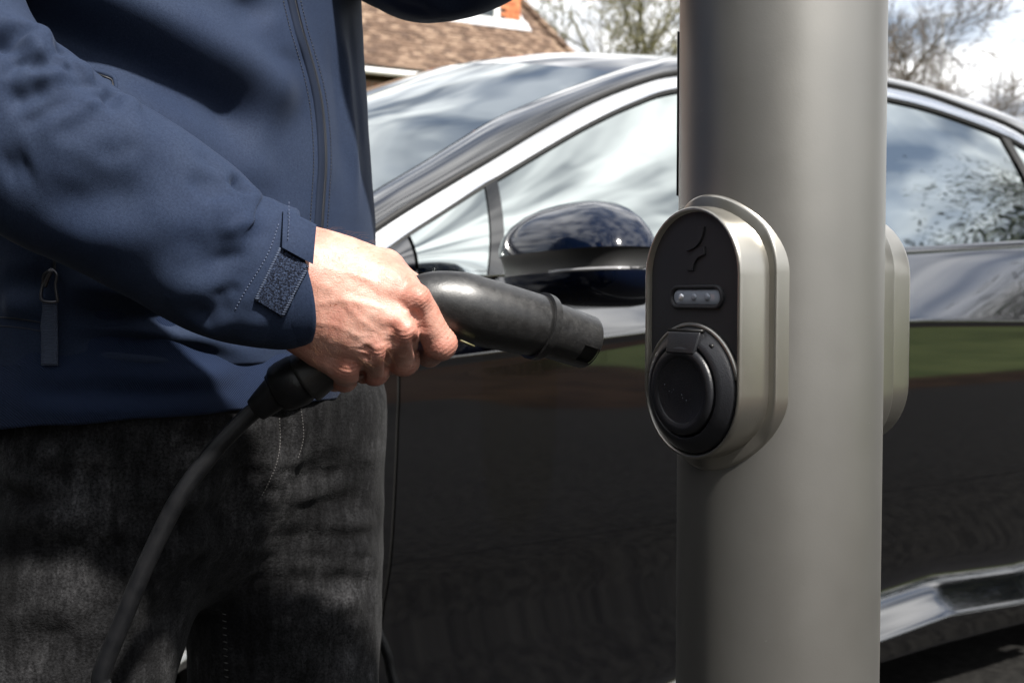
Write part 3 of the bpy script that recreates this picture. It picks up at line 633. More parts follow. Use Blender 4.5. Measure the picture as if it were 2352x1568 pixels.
for mir in (False, True):
    rows = []
    for w in np.linspace(0, 1, 9):
        rows.append(mirr(TU * (1 - w) + RL * w + OUT * (.020 * 4 * w * (1 - w)) + np.array([0, .004, .006]) * (1 - w), mir))
    surf('roof_rail', rows, M['paint'], flip=not mir)
    rows = []
    for w in np.linspace(0, 1, 7): rows.append(mirr(TU * (1 - w) + TL * w + OUT * (.006 + .0025 * math.sin(math.pi * w)), mir))
    surf('window_trim', rows, M['chrome'], flip=mir)
    P = mirr(TU + np.array([0, .005, .009]), mir); v, f = tube(P, .0055, 8); obj('seal', CPs(v), f, M['seal'], car)
    P = mirr(TL + np.array([0, .002, -.004]), mir); v, f = tube(P, .004, 8); obj('seal', CPs(v), f, M['seal'], car)
    tl_u = TL[:, 0]; tl_z = TL[:, 2]
    def pane(name, u0, u1, mt, parent=car, lift=0.0, sh=(0, 0)):
        rows = []
        for w in np.linspace(0, 1, 14):
            r_ = []
            for k_ in np.linspace(0, 1, 26):
                u = (u0 + sh[0] * w) * (1 - k_) + (u1 + sh[1] * w) * k_
                zt = np.interp(u, tl_u, tl_z) + .006; zb = min(belt(u) + .002, zt - .002); z = zb + (zt - zb) * w
                r_.append((u, -.100 - (z - 1.08) * .5 - .006 + lift + .012 * math.sin(math.pi * w), z))
            rows.append(mirr(r_, mir))
        return surf(name, rows, mt, parent, flip=mir)
    pane('quarter_panel', -.142, .000, M['glass'], lift=.004, sh=(0, .050))
    pane('side_window', .036, .88, M['glass'], sh=(.050, 0)); pane('side_window', .93, 1.925, M['glass']); pane('rear_quarter_window', 1.965, 2.36, M['glass'])
    pane('pillar_cover', .002, .034, M['piano'], lift=.007, sh=(.050, .050)); pane('pillar_cover', .882, .928, M['piano'], lift=.006); pane('pillar_cover', 1.927, 1.963, M['seal'], lift=.007)
    pane('wing_panel', -.35, -.149, M['paint'], lift=.004)
    us = np.linspace(-.36, 2.3, 60); b0 = np.array([(u, -.088, belt(u) + .003) for u in us]); rows = [mirr(b0 + np.array([0, dn, dz]), mir) for dn, dz in ((-.016, .010), (-.004, .013), (.006, .006), (.004, -.006))]
    surf('belt_trim', rows, M['chrome'] if False else M['paint'], flip=not mir)
# windscreen, roof, tailgate between the rails
ru = RL[:, 0]
i_ws = int(np.argmin(abs(ru - .56))); i_rt = int(np.argmin(abs(ru - 2.15)))
def across(i0, i1, bulge, crown, inn=.012, step=1):
    rows = []
    for i in range(i0, i1 + 1, step):
        u, n, z = RL[i]; n -= inn; f_ = np.linspace(-1, 1, 25); fr_ = (i - i0) / max(1, i1 - i0)
        bl_ = bulge(fr_); cr = crown(fr_)
        rows.append([(u - bl_ * (1 - w * w), -.95 + w * (-.95 - n) , z + cr * (1 - w * w)) for w in f_])
    return rows
surf('windscreen', across(8, i_ws, lambda f_: .30 - .10 * f_, lambda f_: .015 + .05 * f_), M['glass'], flip=False)
surf('roof', across(i_ws, i_rt, lambda f_: .20 * (1 - f_) - .12 * f_, lambda f_: .065 - .02 * f_), M['paint'], flip=False)
surf('rear_window', across(i_rt, len(RL) - 2, lambda f_: -.12 - .1 * f_, lambda f_: .045 - .02 * f_), M['glass'], flip=False)
ur = np.linspace(-1.95, -.36, 20); rows = [[(u - .18 * (1 - w * w) * max(0, (-u - 1.2)), -.95 + w * (.95 - .09 + inset(u)), belt(u) + .085 * (1 - w ** 4) * min(1, (u + 2.0) * 1.5)) for w in np.linspace(-1, 1, 21)] for u in ur]; surf('bonnet', rows, M['paint'])
rows = [[(-1.95 - .22 * (1 - w * w) + .1 * t_, -.95 + w * (.95 + inset(-1.95)), .16 + .58 * t_) for w in np.linspace(-1, 1, 21)] for t_ in np.linspace(0, 1, 8)]; surf('front_bumper', rows, M['paint'])
rows = [[(2.9 + .14 * (1 - w * w) - .25 * max(0, t_ - .6), -.95 + w * (.95 + inset(2.9)), .20 + .90 * t_) for w in np.linspace(-1, 1, 21)] for t_ in np.linspace(0, 1, 12)]; surf('tailgate', rows, M['paint'])
v, f = box((-1.85, -1.80, .15), (2.85, -.10, .22)); obj('underbody', CPs(v), f, M['under'], car, smooth=False)
for s_ in (-.28, -1.62):
    v, f = box((-2.0, s_ - .18, .66), (-1.75, s_ + .18, .74)); bevel(obj('headlight', CPs(v), f, M['headlamp'], car), .02, 3); v, f = box((2.84, s_ - .2, .84), (2.98, s_ + .2, .90)); bevel(obj('tail_light', CPs(v), f, M['redlamp'], car), .015, 2)
# cabin
v, f = box((-.75, -1.72, .72), (-.05, -.18, .99)); bevel(obj('dashboard', CPs(v), f, M['seat'], car), .05, 3)
an = np.linspace(0, 2 * math.pi, 33); v, f = tube([(.02 - .06 * math.sin(x) , -.55 + .18 * math.cos(x), .93 + .17 * math.sin(x)) for x in an], .013, 8, cap=False); obj('steering_wheel', CPs(v), f, M['seat'], car)
for sn in (-.55, -1.35):
    for su in (.55, 1.35):
        v, f = box((su - .1, sn - .23, .40), (su + .40, sn + .23, .55)); st_ = bevel(obj('seat', CPs(v), f, M['seat'], car), .05, 3)
        v, f = box((su + .36, sn - .22, .50), (su + .48, sn + .22, 1.08)); v = [(a + (c - .5) * .25, b, c) for a, b, c in v]; adopt(bevel(obj('backrest', CPs(v), f, M['seat']), .05, 3), st_)
        v, f = box((su + .53, sn - .13, 1.12), (su + .62, sn + .13, 1.30)); adopt(bevel(obj('headrest', CPs(v), f, M['seat']), .04, 3), st_)
# wheels
for a, b in WH:
    for s_, n0 in ((1, -.03 + inset(a)), (-1, -1.87)):
        w = obj('wheel', *(lambda vf: (CPs(vf[0]), vf[1]))(loft([[(a + r_ * math.cos(x), n0 - s_ * d_, b + r_ * math.sin(x)) for x in np.linspace(0, 2 * math.pi, 48, endpoint=False)] for r_, d_ in ((.262, .03), (.27, .012), (.33, .0), (.352, .02), (.355, .06), (.355, .20), (.34, .235), (.26, .23))])), M['tyre'], car)
        parts = [loft([[(a + r_ * math.cos(x), n0 - s_ * d_, b + r_ * math.sin(x)) for x in np.linspace(0, 2 * math.pi, 48, endpoint=False)] for r_, d_ in ((.264, .028), (.262, .018), (.245, .022), (.238, .20))])]
        for k in range(5):
            t_ = k * 2 * math.pi / 5 + .3
            for dt in (-.16, .16):
                pr = [(.045, .045), (.25, .026)]; c0 = np.array([a + .05 * math.cos(t_), n0 - s_ * .045, b + .05 * math.sin(t_)]); c1 = np.array([a + .245 * math.cos(t_ + dt), n0 - s_ * .03, b + .245 * math.sin(t_ + dt)])
                parts.append(tube([c0, (c0 + c1) / 2, c1], [.022, .017, .02], 8))
        parts.append(loft([[(a + r_ * math.cos(x), n0 - s_ * d_, b + r_ * math.sin(x)) for x in np.linspace(0, 2 * math.pi, 24, endpoint=False)] for r_, d_ in ((.07, .06), (.065, .03), (.03, .026))], False, True))
        v, f = join(parts); obj('rim', CPs(v), f, M['alloy'], w)
        v, f = loft([[(a + r_ * math.cos(x), n0 - s_ * .12, b + r_ * math.sin(x)) for x in np.linspace(0, 2 * math.pi, 32, endpoint=False)] for r_ in (.17, .05)]); obj('brake_disc', CPs(v), f, M['galv'], w)
# door mirrors, built of level slices (u, n half sizes) from the foot up
def mirror_house(mir):
    root = None
    lev = [(0.978, 0.03, 0.0731, 0.168, 0.05), (0.982, 0.052, 0.1072, 0.178, 0.035), (0.992, 0.066, 0.1316, 0.183, 0.018), (1.01, 0.075, 0.1474, 0.185, 0.004), (1.032, 0.079, 0.1547, 0.186, 0), (1.0345, 0.079, 0.1547, 0.186, 0), (1.037, 0.076, 0.1522, 0.186, 0), (1.056, 0.077, 0.1547, 0.186, -0.003), (1.066, 0.079, 0.1571, 0.186, -0.004), (1.0685, 0.081, 0.1596, 0.186, -0.005), (1.083, 0.08, 0.1583, 0.1816, -0.004), (1.1, 0.075, 0.151, 0.1742, 0), (1.118, 0.066, 0.1352, 0.1656, 0.008), (1.134, 0.054, 0.112, 0.1564, 0.018), (1.146, 0.04, 0.084, 0.1483, 0.03), (1.153, 0.026, 0.0561, 0.1435, 0.04), (1.156, 0.01, 0.0219, 0.1407, 0.046)]
    def ring(l):
        z, hu, hn, cn, cu = l; t_ = np.linspace(0, 2 * math.pi, 56, endpoint=False); e = .72
        u = cu + hu * np.sign(np.cos(t_)) * abs(np.cos(t_)) ** e; n = cn + hn * np.sign(np.sin(t_)) * abs(np.sin(t_)) ** e
        u = np.where(u > cu + hu * .75, cu + hu * .75, u)
        zz = z + .10 * (n - cn) * (1 if z > 1.06 else .4) * 0
        return mirr(np.stack([u, n, np.full_like(u, z) + .035 * (n - cn)], 1), mir)
    rr = [ring(l) for l in lev]
    root = obj('door_mirror', *(lambda vf: (CPs(vf[0]), vf[1]))(loft(rr[9:], False, True, flip=mir)), M['paint_mirror'], car)
    obj('mirror_band', *(lambda vf: (CPs(vf[0]), vf[1]))(loft(rr[5:10], flip=mir)), M['seal'], root)
    obj('mirror_base', *(lambda vf: (CPs(vf[0]), vf[1]))(loft(rr[:6], True, False, flip=mir)), M['paint_mirror'], root)
    rg_ = np.array([r_ for r_ in rr[6]]); sel = [k for k in range(56) if (rg_[k, 0] < .02) and ((rg_[k, 1] > .215) if not mir else (rg_[k, 1] < -2.115))]
    P = rg_[sel]; P = P[np.argsort(-P[:, 1] if mir else P[:, 1])] + np.array([-.002, 0, -.001]); v, f = tube(P, .0030, 8); obj('indicator', CPs(v), f, M['lens'], root)
    # foot joining the door
    P = mirr(spline([(.045, -.10, 1.005), (.045, -.04, 1.000), (.05, .02, 1.003), (.045, .07, 1.008)], 10), mir); v, f = tube(P, [.035, .030, .027, .025, .025, .025, .026, .028, .03, .03], 16, ell=.7); obj('mirror_foot', CPs(v), f, M['piano'], root)
    c = .0605; v = mirr([(c, .075, 1.048), (c, .25, 1.052), (c, .235, 1.095), (c, .09, 1.092)], mir); obj('mirror_glass', CPs(v), [(0, 1, 2, 3)], M['chrome'], root)
mirror_house(False); mirror_house(True)
# ------------------------------------------------------------ lamp post and charge points
AX = np.array([.22412, .95506]); PR = .084
post = empty('lamp_post', (AX[0], AX[1], -.02), 'thick round satin grey metal lamp post carrying the charge points', 'post')
an = np.linspace(0, 2 * math.pi, 128, endpoint=False)
circ = lambda r_, z: np.stack([AX[0] + r_ * np.cos(an), AX[1] + r_ * np.sin(an), np.full_like(an, z)], 1)
obj('column', *loft([circ(PR, z) for z in (-.02, .2, .6, 1.0, 1.4, 1.9)] + [circ(PR, 1.95), circ(.06, 2.05), circ(.055, 3.5), circ(.045, 5.6)], False, True, flip=False), M['post'], post)
lt = np.array([(AX[0], AX[1], 5.55), (AX[0] + .1, AX[1] + .2, 5.75), (AX[0] + .25, AX[1] + .5, 5.82)]); obj('bracket', *tube(spline(lt, 10), .03, 12), M['post'], post)
v, f = tube([lt[-1], lt[-1] + [.12, .25, .02], lt[-1] + [.24, .5, .03]], [.05, .11, .05], 16, ell=.45); obj('lantern', v, f, M['galv'], post)
da = math.atan2(math.sin(R(13.2)), -math.cos(R(13.2)))      # direction of the left outline as seen here
arc = np.linspace(da - R(62), da + R(1.5), 20)
def arcring(r_, z): return np.stack([AX[0] + r_ * np.cos(arc), AX[1] + r_ * np.sin(arc), np.full_like(arc, z)], 1)
dr = obj('access_door', *loft([arcring(PR - .001, 1.085), arcring(PR + .0016, 1.0855), arcring(PR + .0016, 1.2225), arcring(PR - .001, 1.223)], closed=False), M['post'], post)
for e in (arc[0], arc[-1]):
    obj('gap', *tube([(AX[0] + (PR + .0012) * math.cos(e), AX[1] + (PR + .0012) * math.sin(e), z) for z in (1.085, 1.15, 1.223)], .0009, 6), M['slot'], dr)

def stadium(hw, hh, n=24):
    st = hh - hw; a = np.linspace(0, math.pi, n)
    return np.array([(hw * math.cos(x), st + hw * math.sin(x)) for x in a] + [(-hw * math.cos(x), -st - hw * math.sin(x)) for x in a])
def charge_point(phi, label):
    n = np.array([-math.sin(phi), -math.cos(phi)]); t = np.array([math.cos(phi), -math.sin(phi)]); ZC = .9703
    def U(l, d, z): p = AX + n * d + t * l; return (p[0], p[1], z)
    def ringS(hw, hh, d): return [U(l, d, ZC + z) for l, z in stadium(hw, hh)]
    HW, HH, FW, FH, DF, DB = .0545, .0995, .0625, .1100, .101, .0705
    unit = empty('charge_point', U(0, .08, ZC), label, 'charger', 'charge points on the lamp post')
    def saddle(hw, hh, dd): return [U(l, max(DB, math.sqrt(max(0, .0862 ** 2 - l * l))) + dd, ZC + z) for l, z in stadium(hw, hh, 40)]
    sharp(obj('mounting_flange', *loft([[U(l, .040, ZC + z) for l, z in stadium(FW, FH, 40)], saddle(FW, FH, -.0022), saddle(FW - .0006, FH - .0006, -.0008), saddle(FW - .0022, FH - .0022, 0), saddle(HW - .004, HH - .004, 0)], True, False), M['housing'], unit), 50)
    hs = obj('housing', *loft([ringS(HW + .0012, HH + .0012, DB - .002), ringS(HW + .0012, HH + .0012, DB + .003), ringS(HW + .0006, HH + .0006, DF - .004), ringS(HW, HH, DF - .0012), ringS(HW - .0008, HH - .0008, DF - .0003), ringS(HW - .0018, HH - .0018, DF), ringS(HW - .0028, HH - .0028, DF - .0006), ringS(HW - .0036, HH - .0036, DF - .0052), ringS(HW - .012, HH - .012, DF - .0056)]), M['housing'], unit)
    D0 = DF - .0050
    obj('front_panel', *loft([ringS(HW - .0037, HH - .0037, D0 - .003), ringS(HW - .0037, HH - .0037, D0)], True, True), M['panel'], unit, smooth=False)
    # status window
    z0 = .9990
    def ringL(hw, hh, d, l0=.003): return [U(l0 + l, d, z0 + z - .015 * 0) for l, z in [(q[1], q[0]) for q in stadium(hh, hw)]][::-1]
    bz = obj('status_bezel', *loft([ringL(.0305, .0095, D0 - .001), ringL(.0305, .0095, D0 + .0016), ringL(.0298, .0088, D0 + .0026), ringL(.0282, .0072, D0 + .0026), ringL(.0272, .0062, D0 + .0012), ringL(.0270, .0060, D0 + .0002)]), M['panel'], unit)
    obj('lens', *loft([ringL(.0268, .0058, D0 + .0001), ringL(.0250, .0044, D0 + .0010), ringL(.012, .001, D0 + .0012)], False, True), M['led_glass'], bz)
    for l in (-.017, -.002, .013):
        c = np.array(U(.003 + l, D0 + .0014, z0)); a = np.linspace(0, 2 * math.pi, 20, endpoint=False); tt = np.array([*t, 0])
        rr = lambda r_, d: c + np.array([*n, 0]) * d + r_ * (np.cos(a)[:, None] * tt + np.sin(a)[:, None] * np.array([0, 0, 1.]))
        obj('led', *loft([rr(.0030, 0), rr(.0026, .0008), rr(.0012, .0014)], False, True), M['led_glint'] if l < -.01 else M['led'], bz)
    # raised emblem: two curved arms
    def arm(outline):
        o = np.array([U(l, D0 + .0002, z) for l, z in outline]); c = o.mean(0); nn = np.array([*n, 0])
        q = o + nn * .0018 + (c - o) * .045
        obj('emblem_arm', *loft([o - nn * .001, o + nn * .0013, q], False, True), M['panel'], unit, smooth=False)
    def q4(p0, p1, c, k=10):
        p0, p1, c = map(np.array, (p0, p1, c)); s_ = np.linspace(0, 1, k)[:, None]; return list(map(tuple, (1 - s_) ** 2 * p0 + 2 * s_ * (1 - s_) * c + s_ ** 2 * p1))
    arm((q4((.0056, 1.054), (-.0080, 1.0413), (.0050, 1.0435)) + q4((-.0078, 1.0352), (.0121, 1.054), (.0105, 1.0375)))[::-1])
    arm((q4((.0127, 1.0382), (-.0071, 1.0200), (-.0060, 1.0365)) + q4((-.0002, 1.0198), (.0127, 1.0320), (.0010, 1.0310)))[::-1])
    # socket with hinged dust lid
    zs = .9255; nn = np.array([*n, 0]); tt = np.array([*t, 0]); zu = np.array([0, 0, 1.])
    def ringC(r_, d, k=72, l0=0, dz=0): a = np.linspace(0, 2 * math.pi, k, endpoint=False); c = np.array(U(l0, D0 + d, zs + dz)); return c + r_ * (np.cos(a)[:, None] * tt + np.sin(a)[:, None] * zu)
    sk = obj('socket_ring', *loft([ringC(.0500, -.002), ringC(.0500, .0035), ringC(.0492, .0052), ringC(.0470, .0068), ringC(.0425, .0105), ringC(.0385, .0125), ringC(.0372, .0122), ringC(.0366, .0070), ringC(.030, .0060)], False, True), M['cover'], unit)
    a = np.linspace(R(12), R(168), 60); rim = [np.array(U(0, D0 + .0022, zs)) + .0515 * (math.cos(x) * tt + math.sin(x) * zu) for x in a]
    obj('socket_rim', *tube(rim, .0022, 10), M['housing'], unit)
    lid = obj('lid', *loft([ringC(.0352, .006), ringC(.0352, .0135), ringC(.0340, .0152), ringC(.0272, .0156), ringC(.0262, .0145), ringC(.0255, .0141), ringC(.010, .0140)], False, True), M['cover'], sk)
    v, f = box((-.0165, .0290, .006), (.0165, .0462, .0152)); v = [np.array(U(x * (1.12 if y > .04 else .98), D0 + z + (-.004 if y > .04 and z > .01 else .0012 if z > .01 else 0), zs + y)) for x, y, z in v]; bevel(obj('hinge', v, f, M['cover'], lid), .0015, 3)
    v, f = box((-.0190, .0458, .0066), (.0190, .0482, .0106)); v = [np.array(U(x, D0 + z, zs + y)) for x, y, z in v]; obj('hinge_gap', v, f, M['slot'], sk)
    for ang, s_ in ((R(52), 1),):
        c = np.array(U(0, D0 + .0078, zs)) + .0452 * (math.cos(ang) * tt + math.sin(ang) * zu); v, f = tube([c - nn * .003, c, c + nn * .0012], [.0021, .0021, .0019], 12); obj('screw_hole', v, f, M['slot'], sk)
    # tiny raised wear specks across the lid where moulded letters have rubbed away
    pr = []
    for k in range(15):
        l = random.choice((random.uniform(-.019, -.006), random.uniform(.0, .012))); z = .0025 - (l + .018) * .36 + random.uniform(-.0022, .0022); c = np.array(U(l, D0 + .0142, zs + z)); s_ = random.uniform(.00012, .00028)
        pr.append(tube([c - tt * s_, c, c + tt * s_], [s_ * .5, s_, s_ * .5], 6))
    obj('worn_marking', *join(pr), M['led'], lid)
    return unit
PHI = .98
charge_point(PHI, 'charge point facing left with dark front, status window and closed round socket lid')
charge_point(PHI + math.pi, 'charge point on the far right side of the post, seen only edge-on')

# ------------------------------------------------------------ charging cable with its plugs
cab = empty('charging_cable', at(690, 868, .908), 'black charging cable whose plug is gripped in the hand', 'cable')
axp = [at(*q) for q in [(700, 868, .9075), (760, 828, .9065), (850, 770, .906), (920, 720, .904), (985, 694, .904), (1050, 700, .910), (1100, 715, .917), (1165, 731, .929), (1234, 748, .943)]]
n_ = 70; P = spline(axp, n_); rad = spline([[.0215], [.0190], [.0185], [.0200], [.0236], [.0268], [.0276], [.0270], [.0258]], n_)[:, 0]
obj('plug_body', *tube(P, rad, 48), M['plug'], cab)
d = P[-1] - P[-3]; d /= np.linalg.norm(d); e = P[-1]
TIP = at(1349, 786, .970); dn = TIP - e; ln = np.linalg.norm(dn); dn /= ln
sharp(obj('collar', *tube([e - dn * .0015, e - dn * .001, e + dn * .0056, e + dn * .0060], [.0262, .0286, .0282, .0262], 48), M['plug'], cab), 30)
s_ = np.array([0, .004, .012, .03, .04, .046, .05, .055, .06, ln - .002, ln]); s_ = np.unique(np.concatenate([np.linspace(.004, ln - .0012, 34), [ln]])); rr_ = np.interp(s_, [0, .006, ln - .0012, ln], [.0232, .0236, .0229, .0220])
PN = [e + dn * x for x in s_]; v, f = tube(PN, rr_, 72, cap=False); v = np.asarray(v); want = -np.array([0, .90, .45]); want -= dn * (want @ dn); want /= np.linalg.norm(want)
keep = []
for q in f:
    c = v[list(q)].mean(0) - e; ax_ = c @ dn; rd_ = c - dn * ax_; rd_ /= np.linalg.norm(rd_)
    if ax_ > ln - .0165 and rd_ @ want > math.cos(R(19)): continue
    keep.append(q)
ns = obj('nose', v, keep, M['plug'], cab)
vi, fi = tube([e + dn * x for x in (.02, ln - .022, ln - .0005)], [.0205, .0200, .0200], 48, cap=False); obj('nose_inner', *join([(vi, [q[::-1] for q in fi]), tube([e + dn * (ln - .024), e + dn * (ln - .023)], .0198, 32)]), M['slot'], ns)
vo, fo = tube([e + dn * (ln - .0002), e + dn * (ln + .0001)], [.0219, .0200], 48, cap=False); obj('nose_rim', vo, fo, M['plug'], ns)
v, f = tube([at(1058, 782, .893), at(1088, 795, .899)], .0022, 6, ell=.4); obj('sticker', v, f, M['sticker'], cab)
# flared foot of the handle, bend sleeve, cable
B0 = np.array(at(708, 862, .9075)); B1 = np.array(at(640, 893, .909)); bd = (B1 - B0)
obj('handle_foot', *tube([B0, B0 + bd * .12, B0 + bd * .35, B0 + bd * .75, B0 + bd * .98, B0 + bd * 1.08, B0 + bd * 1.1], [.0180, .0205, .0228, .0222, .0205, .0175, .012], 36, ell=.92), M['rubber'], cab)
C0 = np.array(at(652, 886, .909)); C1 = np.array(at(586, 943, .908)); cd = C1 - C0
obj('foot_ring', *tube([C0 + cd * .05, C0 + cd * .08, C0 + cd * .22, C0 + cd * .26], [.012, .0165, .0158, .012], 32), M['rubber'], cab)
obj('bend_sleeve', *tube([C0 + cd * .2, C0 + cd * .3, C0 + cd * .7, C0 + cd * .97, C0 + cd], [.0140, .0138, .0118, .0100, .0085], 32), M['rubber'], cab)
ground_run = [(-.47, .80, .40), (-.50, .78, .15), (-.46, .78, .012), (-.30, .80, .010), (-.02, .95, .010), (.16, 1.22, .010), (.08, 1.46, .012), (-.05, 1.54, .11), (-.12, 1.585, .29)]
cp_ = [at(*q) for q in [(600, 930, .908), (562, 962, .906), (505, 1020, .901), (457, 1078, .897), (418, 1133, .893), (385, 1191, .89), (330, 1308, .884), (281, 1426, .878), (234, 1543, .872), (185, 1700, .864)]] + [np.array(q) for q in ground_run] + [at(905, 1568, 1.6), at(879, 1475, 1.6), np.array((-.245, 1.595, .64)), np.array((-.33, 1.575, .73)), np.array(CP(-.585, .17, .77)), np.array(CP(-.60, .12, .775))]
obj('cable', *tube(spline(cp_, 320), .0071, 20), M['rubber'], cab)
Q0, Q1 = np.array(CP(-.60, .15, .772)), np.array(CP(-.60, -.002, .775)); qd = Q1 - Q0
obj('car_connector', *tube([Q0, Q0 + qd * .1, Q0 + qd * .3, Q0 + qd * .75, Q1 - qd * .03], [.012, .022, .027, .030, .028], 32), M['plug'], cab)
# ------------------------------------------------------------ the person
BETA = R(35); PF = np.array([math.cos(BETA), -math.sin(BETA), 0]); PRt = np.array([-math.sin(BETA), -math.cos(BETA), 0])
person = empty('person', (-.30, 1.14, 0), 'person in a navy softshell jacket and washed black jeans holding the plug', 'person')

# ---- jeans
hipR, kneeR, ankR = (-.370, 1.068, .86), (-.452, 1.015, .47), (-.475, 1.075, .07)
hipL, kneeL, ankL = (-.243, 1.205, .86), (-.246, 1.215, .47), (-.262, 1.300, .07)
Mf = np.stack([PF, PRt, [0, 0, 1.]], 1)
def jeans_f(P):
    pel = ellip(P, (-.312, 1.130, .905), (.128, .190, .19), Mf)
    l1 = smin(rcone(P, hipR, kneeR, .108, .088), rcone(P, kneeR, ankR, .088, .078), .03)
    l2 = smin(rcone(P, hipL, kneeL, .108, .099), rcone(P, kneeL, ankL, .099, .080), .03)
    d_ = smin(smin(pel, l1, .05), smin(pel, l2, .05), .025)
    return smax(smax(d_, .055 - P[..., 2], .004), P[..., 2] - 1.0, .004)
v, f = nets(jeans_f, (-.60, .88, .03), (-.09, 1.44, 1.02), .0041)
J = Cloth(v, f)
# whiskers and sags
for pts, a_, w in [
    ([(0, 1095), (40, 1135), (95, 1150), (150, 1150)], -.007, .010), ([(0, 1075), (60, 1105), (140, 1125)], .006, .013), ([(0, 1135), (60, 1165), (170, 1195), (280, 1205)], .008, .020),
    ([(60, 1000), (200, 1012), (330, 1025)], -.005, .012), ([(30, 1030), (170, 1050), (300, 1055)], .005, .014), ([(140, 1072), (250, 1082), (330, 1075)], -.005, .012),
    ([(60, 1290), (160, 1270), (280, 1262)], -.004, .016), ([(20, 1400), (140, 1395), (240, 1380)], .004, .02), ([(40, 1480), (140, 1470), (230, 1490)], -.005, .018),
    ([(300, 1260), (380, 1235), (470, 1190), (540, 1130)], -.005, .012), ([(330, 1300), (420, 1270), (500, 1210)], .005, .013), ([(310, 1430), (360, 1420), (420, 1395)], -.005, .010),
    ([(600, 1183), (700, 1170), (790, 1152), (862, 1132)], -.0018, .016), ([(610, 1165), (720, 1140), (800, 1118), (880, 1096)], .0022, .012), ([(640, 1120), (740, 1090), (850, 1045)], -.005, .010),
    ([(570, 1240), (680, 1242), (790, 1238), (880, 1220)], -.0050, .014), ([(700, 1214), (800, 1208), (885, 1196)], .007, .010), ([(620, 1290), (700, 1268), (800, 1262), (880, 1252)], .005, .014),
    ([(690, 1340), (780, 1330), (880, 1345)], -.004, .014), ([(640, 1420), (760, 1400), (870, 1410)], .004, .02), ([(720, 1500), (800, 1490), (870, 1500)], -.005, .014),
    ([(637, 955), (640, 1010), (633, 1060), (612, 1115), (590, 1150)], .0035, .0045), ([(645, 955), (650, 1010), (643, 1060)], -.004, .004), ([(690, 900), (700, 990), (685, 1060), (655, 1120)], .004, .007),
    ([(745, 880), (740, 960), (715, 1040)], .003, .009), ([(560, 1010), (560, 1100), (530, 1190), (480, 1270)], -.012, .022)]:
    J.fold(pts, a_, w)
rf = random.Random(8)
def scatter(C, n, box_, ang, amp, w, ln):
    for _ in range(n):
        x, y = rf.uniform(box_[0], box_[2]), rf.uniform(box_[1], box_[3]); a_ = R(rf.uniform(*ang)); l_ = rf.uniform(*ln); c_, s_ = math.cos(a_) * l_ / 2, math.sin(a_) * l_ / 2; k = rf.uniform(-.12, .12) * l_
        w2 = max(w, .0075)
        C.fold([(x - c_, y - s_), (x + s_ * .1 - k * math.sin(a_), y + k * math.cos(a_)), (x + c_, y + s_)], rf.choice((-1, 1)) * rf.uniform(.5, 1) * amp, rf.uniform(.9, 1.4) * w2, .5, 8)
scatter(J, 34, (0, 985, 400, 1300), (-12, 22), .0032, .0055, (90, 240)); scatter(J, 14, (0, 1300, 330, 1568), (-15, 20), .0024, .0065, (80, 180)); scatter(J, 36, (560, 1000, 890, 1420), (-28, -2), .0034, .0055, (90, 240)); scatter(J, 10, (600, 1400, 880, 1568), (-20, 20), .0024, .0065, (80, 160)); scatter(J, 22, (300, 1080, 560, 1480), (-65, -30), .0030, .0055, (80, 180))
J.lumps(.004, 7.0, 3.1); J.lumps(.0010, 24.0, 1.3)
JV = J.done(1)
jeans = obj('jeans', JV, f, M['denim'], person)
jb = BVHTree.FromPolygons(JV.tolist(), [list(map(int, q)) for q in f])

def cast(bvh, px, py):
    d_ = Vector(at(px, py, 1.0) - np.array([0, 0, 1.0])).normalized(); h = bvh.ray_cast(Vector((0, 0, 1.0)), d_); return h, d_
LAST = [None]; LIM = [.12]
def on(bvh, px, py, lift):
    last = LAST; h, d_ = cast(bvh, px, py)
    if h[0] is None or h[3] > 1.6 or (last[0] is not None and h[3] > last[0] + LIM[0]):
        return None if last[0] is None else np.array(Vector((0, 0, 1)) + d_ * last[0] - d_ * lift)
    last[0] = h[3]; nn_ = h[1] if h[1].dot(d_) < 0 else -h[1]; return np.array(h[0] + nn_ * lift)
def stitches(name, bvh, pts, parent, mt, pitch=9, dash=.6, r_=.0004, lift=.0003):
    LAST[0] = None; c = spline(pts, 120); L_ = np.concatenate([[0], np.cumsum(np.linalg.norm(np.diff(c, axis=0), axis=1))]); parts = []
    k = 0.0
    while k + pitch < L_[-1]:
        a_ = [np.interp(k, L_, c[:, i]) for i in (0, 1)]; b_ = [np.interp(k + pitch * dash, L_, c[:, i]) for i in (0, 1)]
        p, q = on(bvh, *a_, lift), on(bvh, *b_, lift)
        if p is not None and q is not None and np.linalg.norm(p - q) < .02: parts.append(tube([p, (p + q) / 2 + (p - q) * 0, q], [r_ * .7, r_, r_ * .7], 5))
        k += pitch
    if parts: return obj(name, *join(parts), mt, parent)
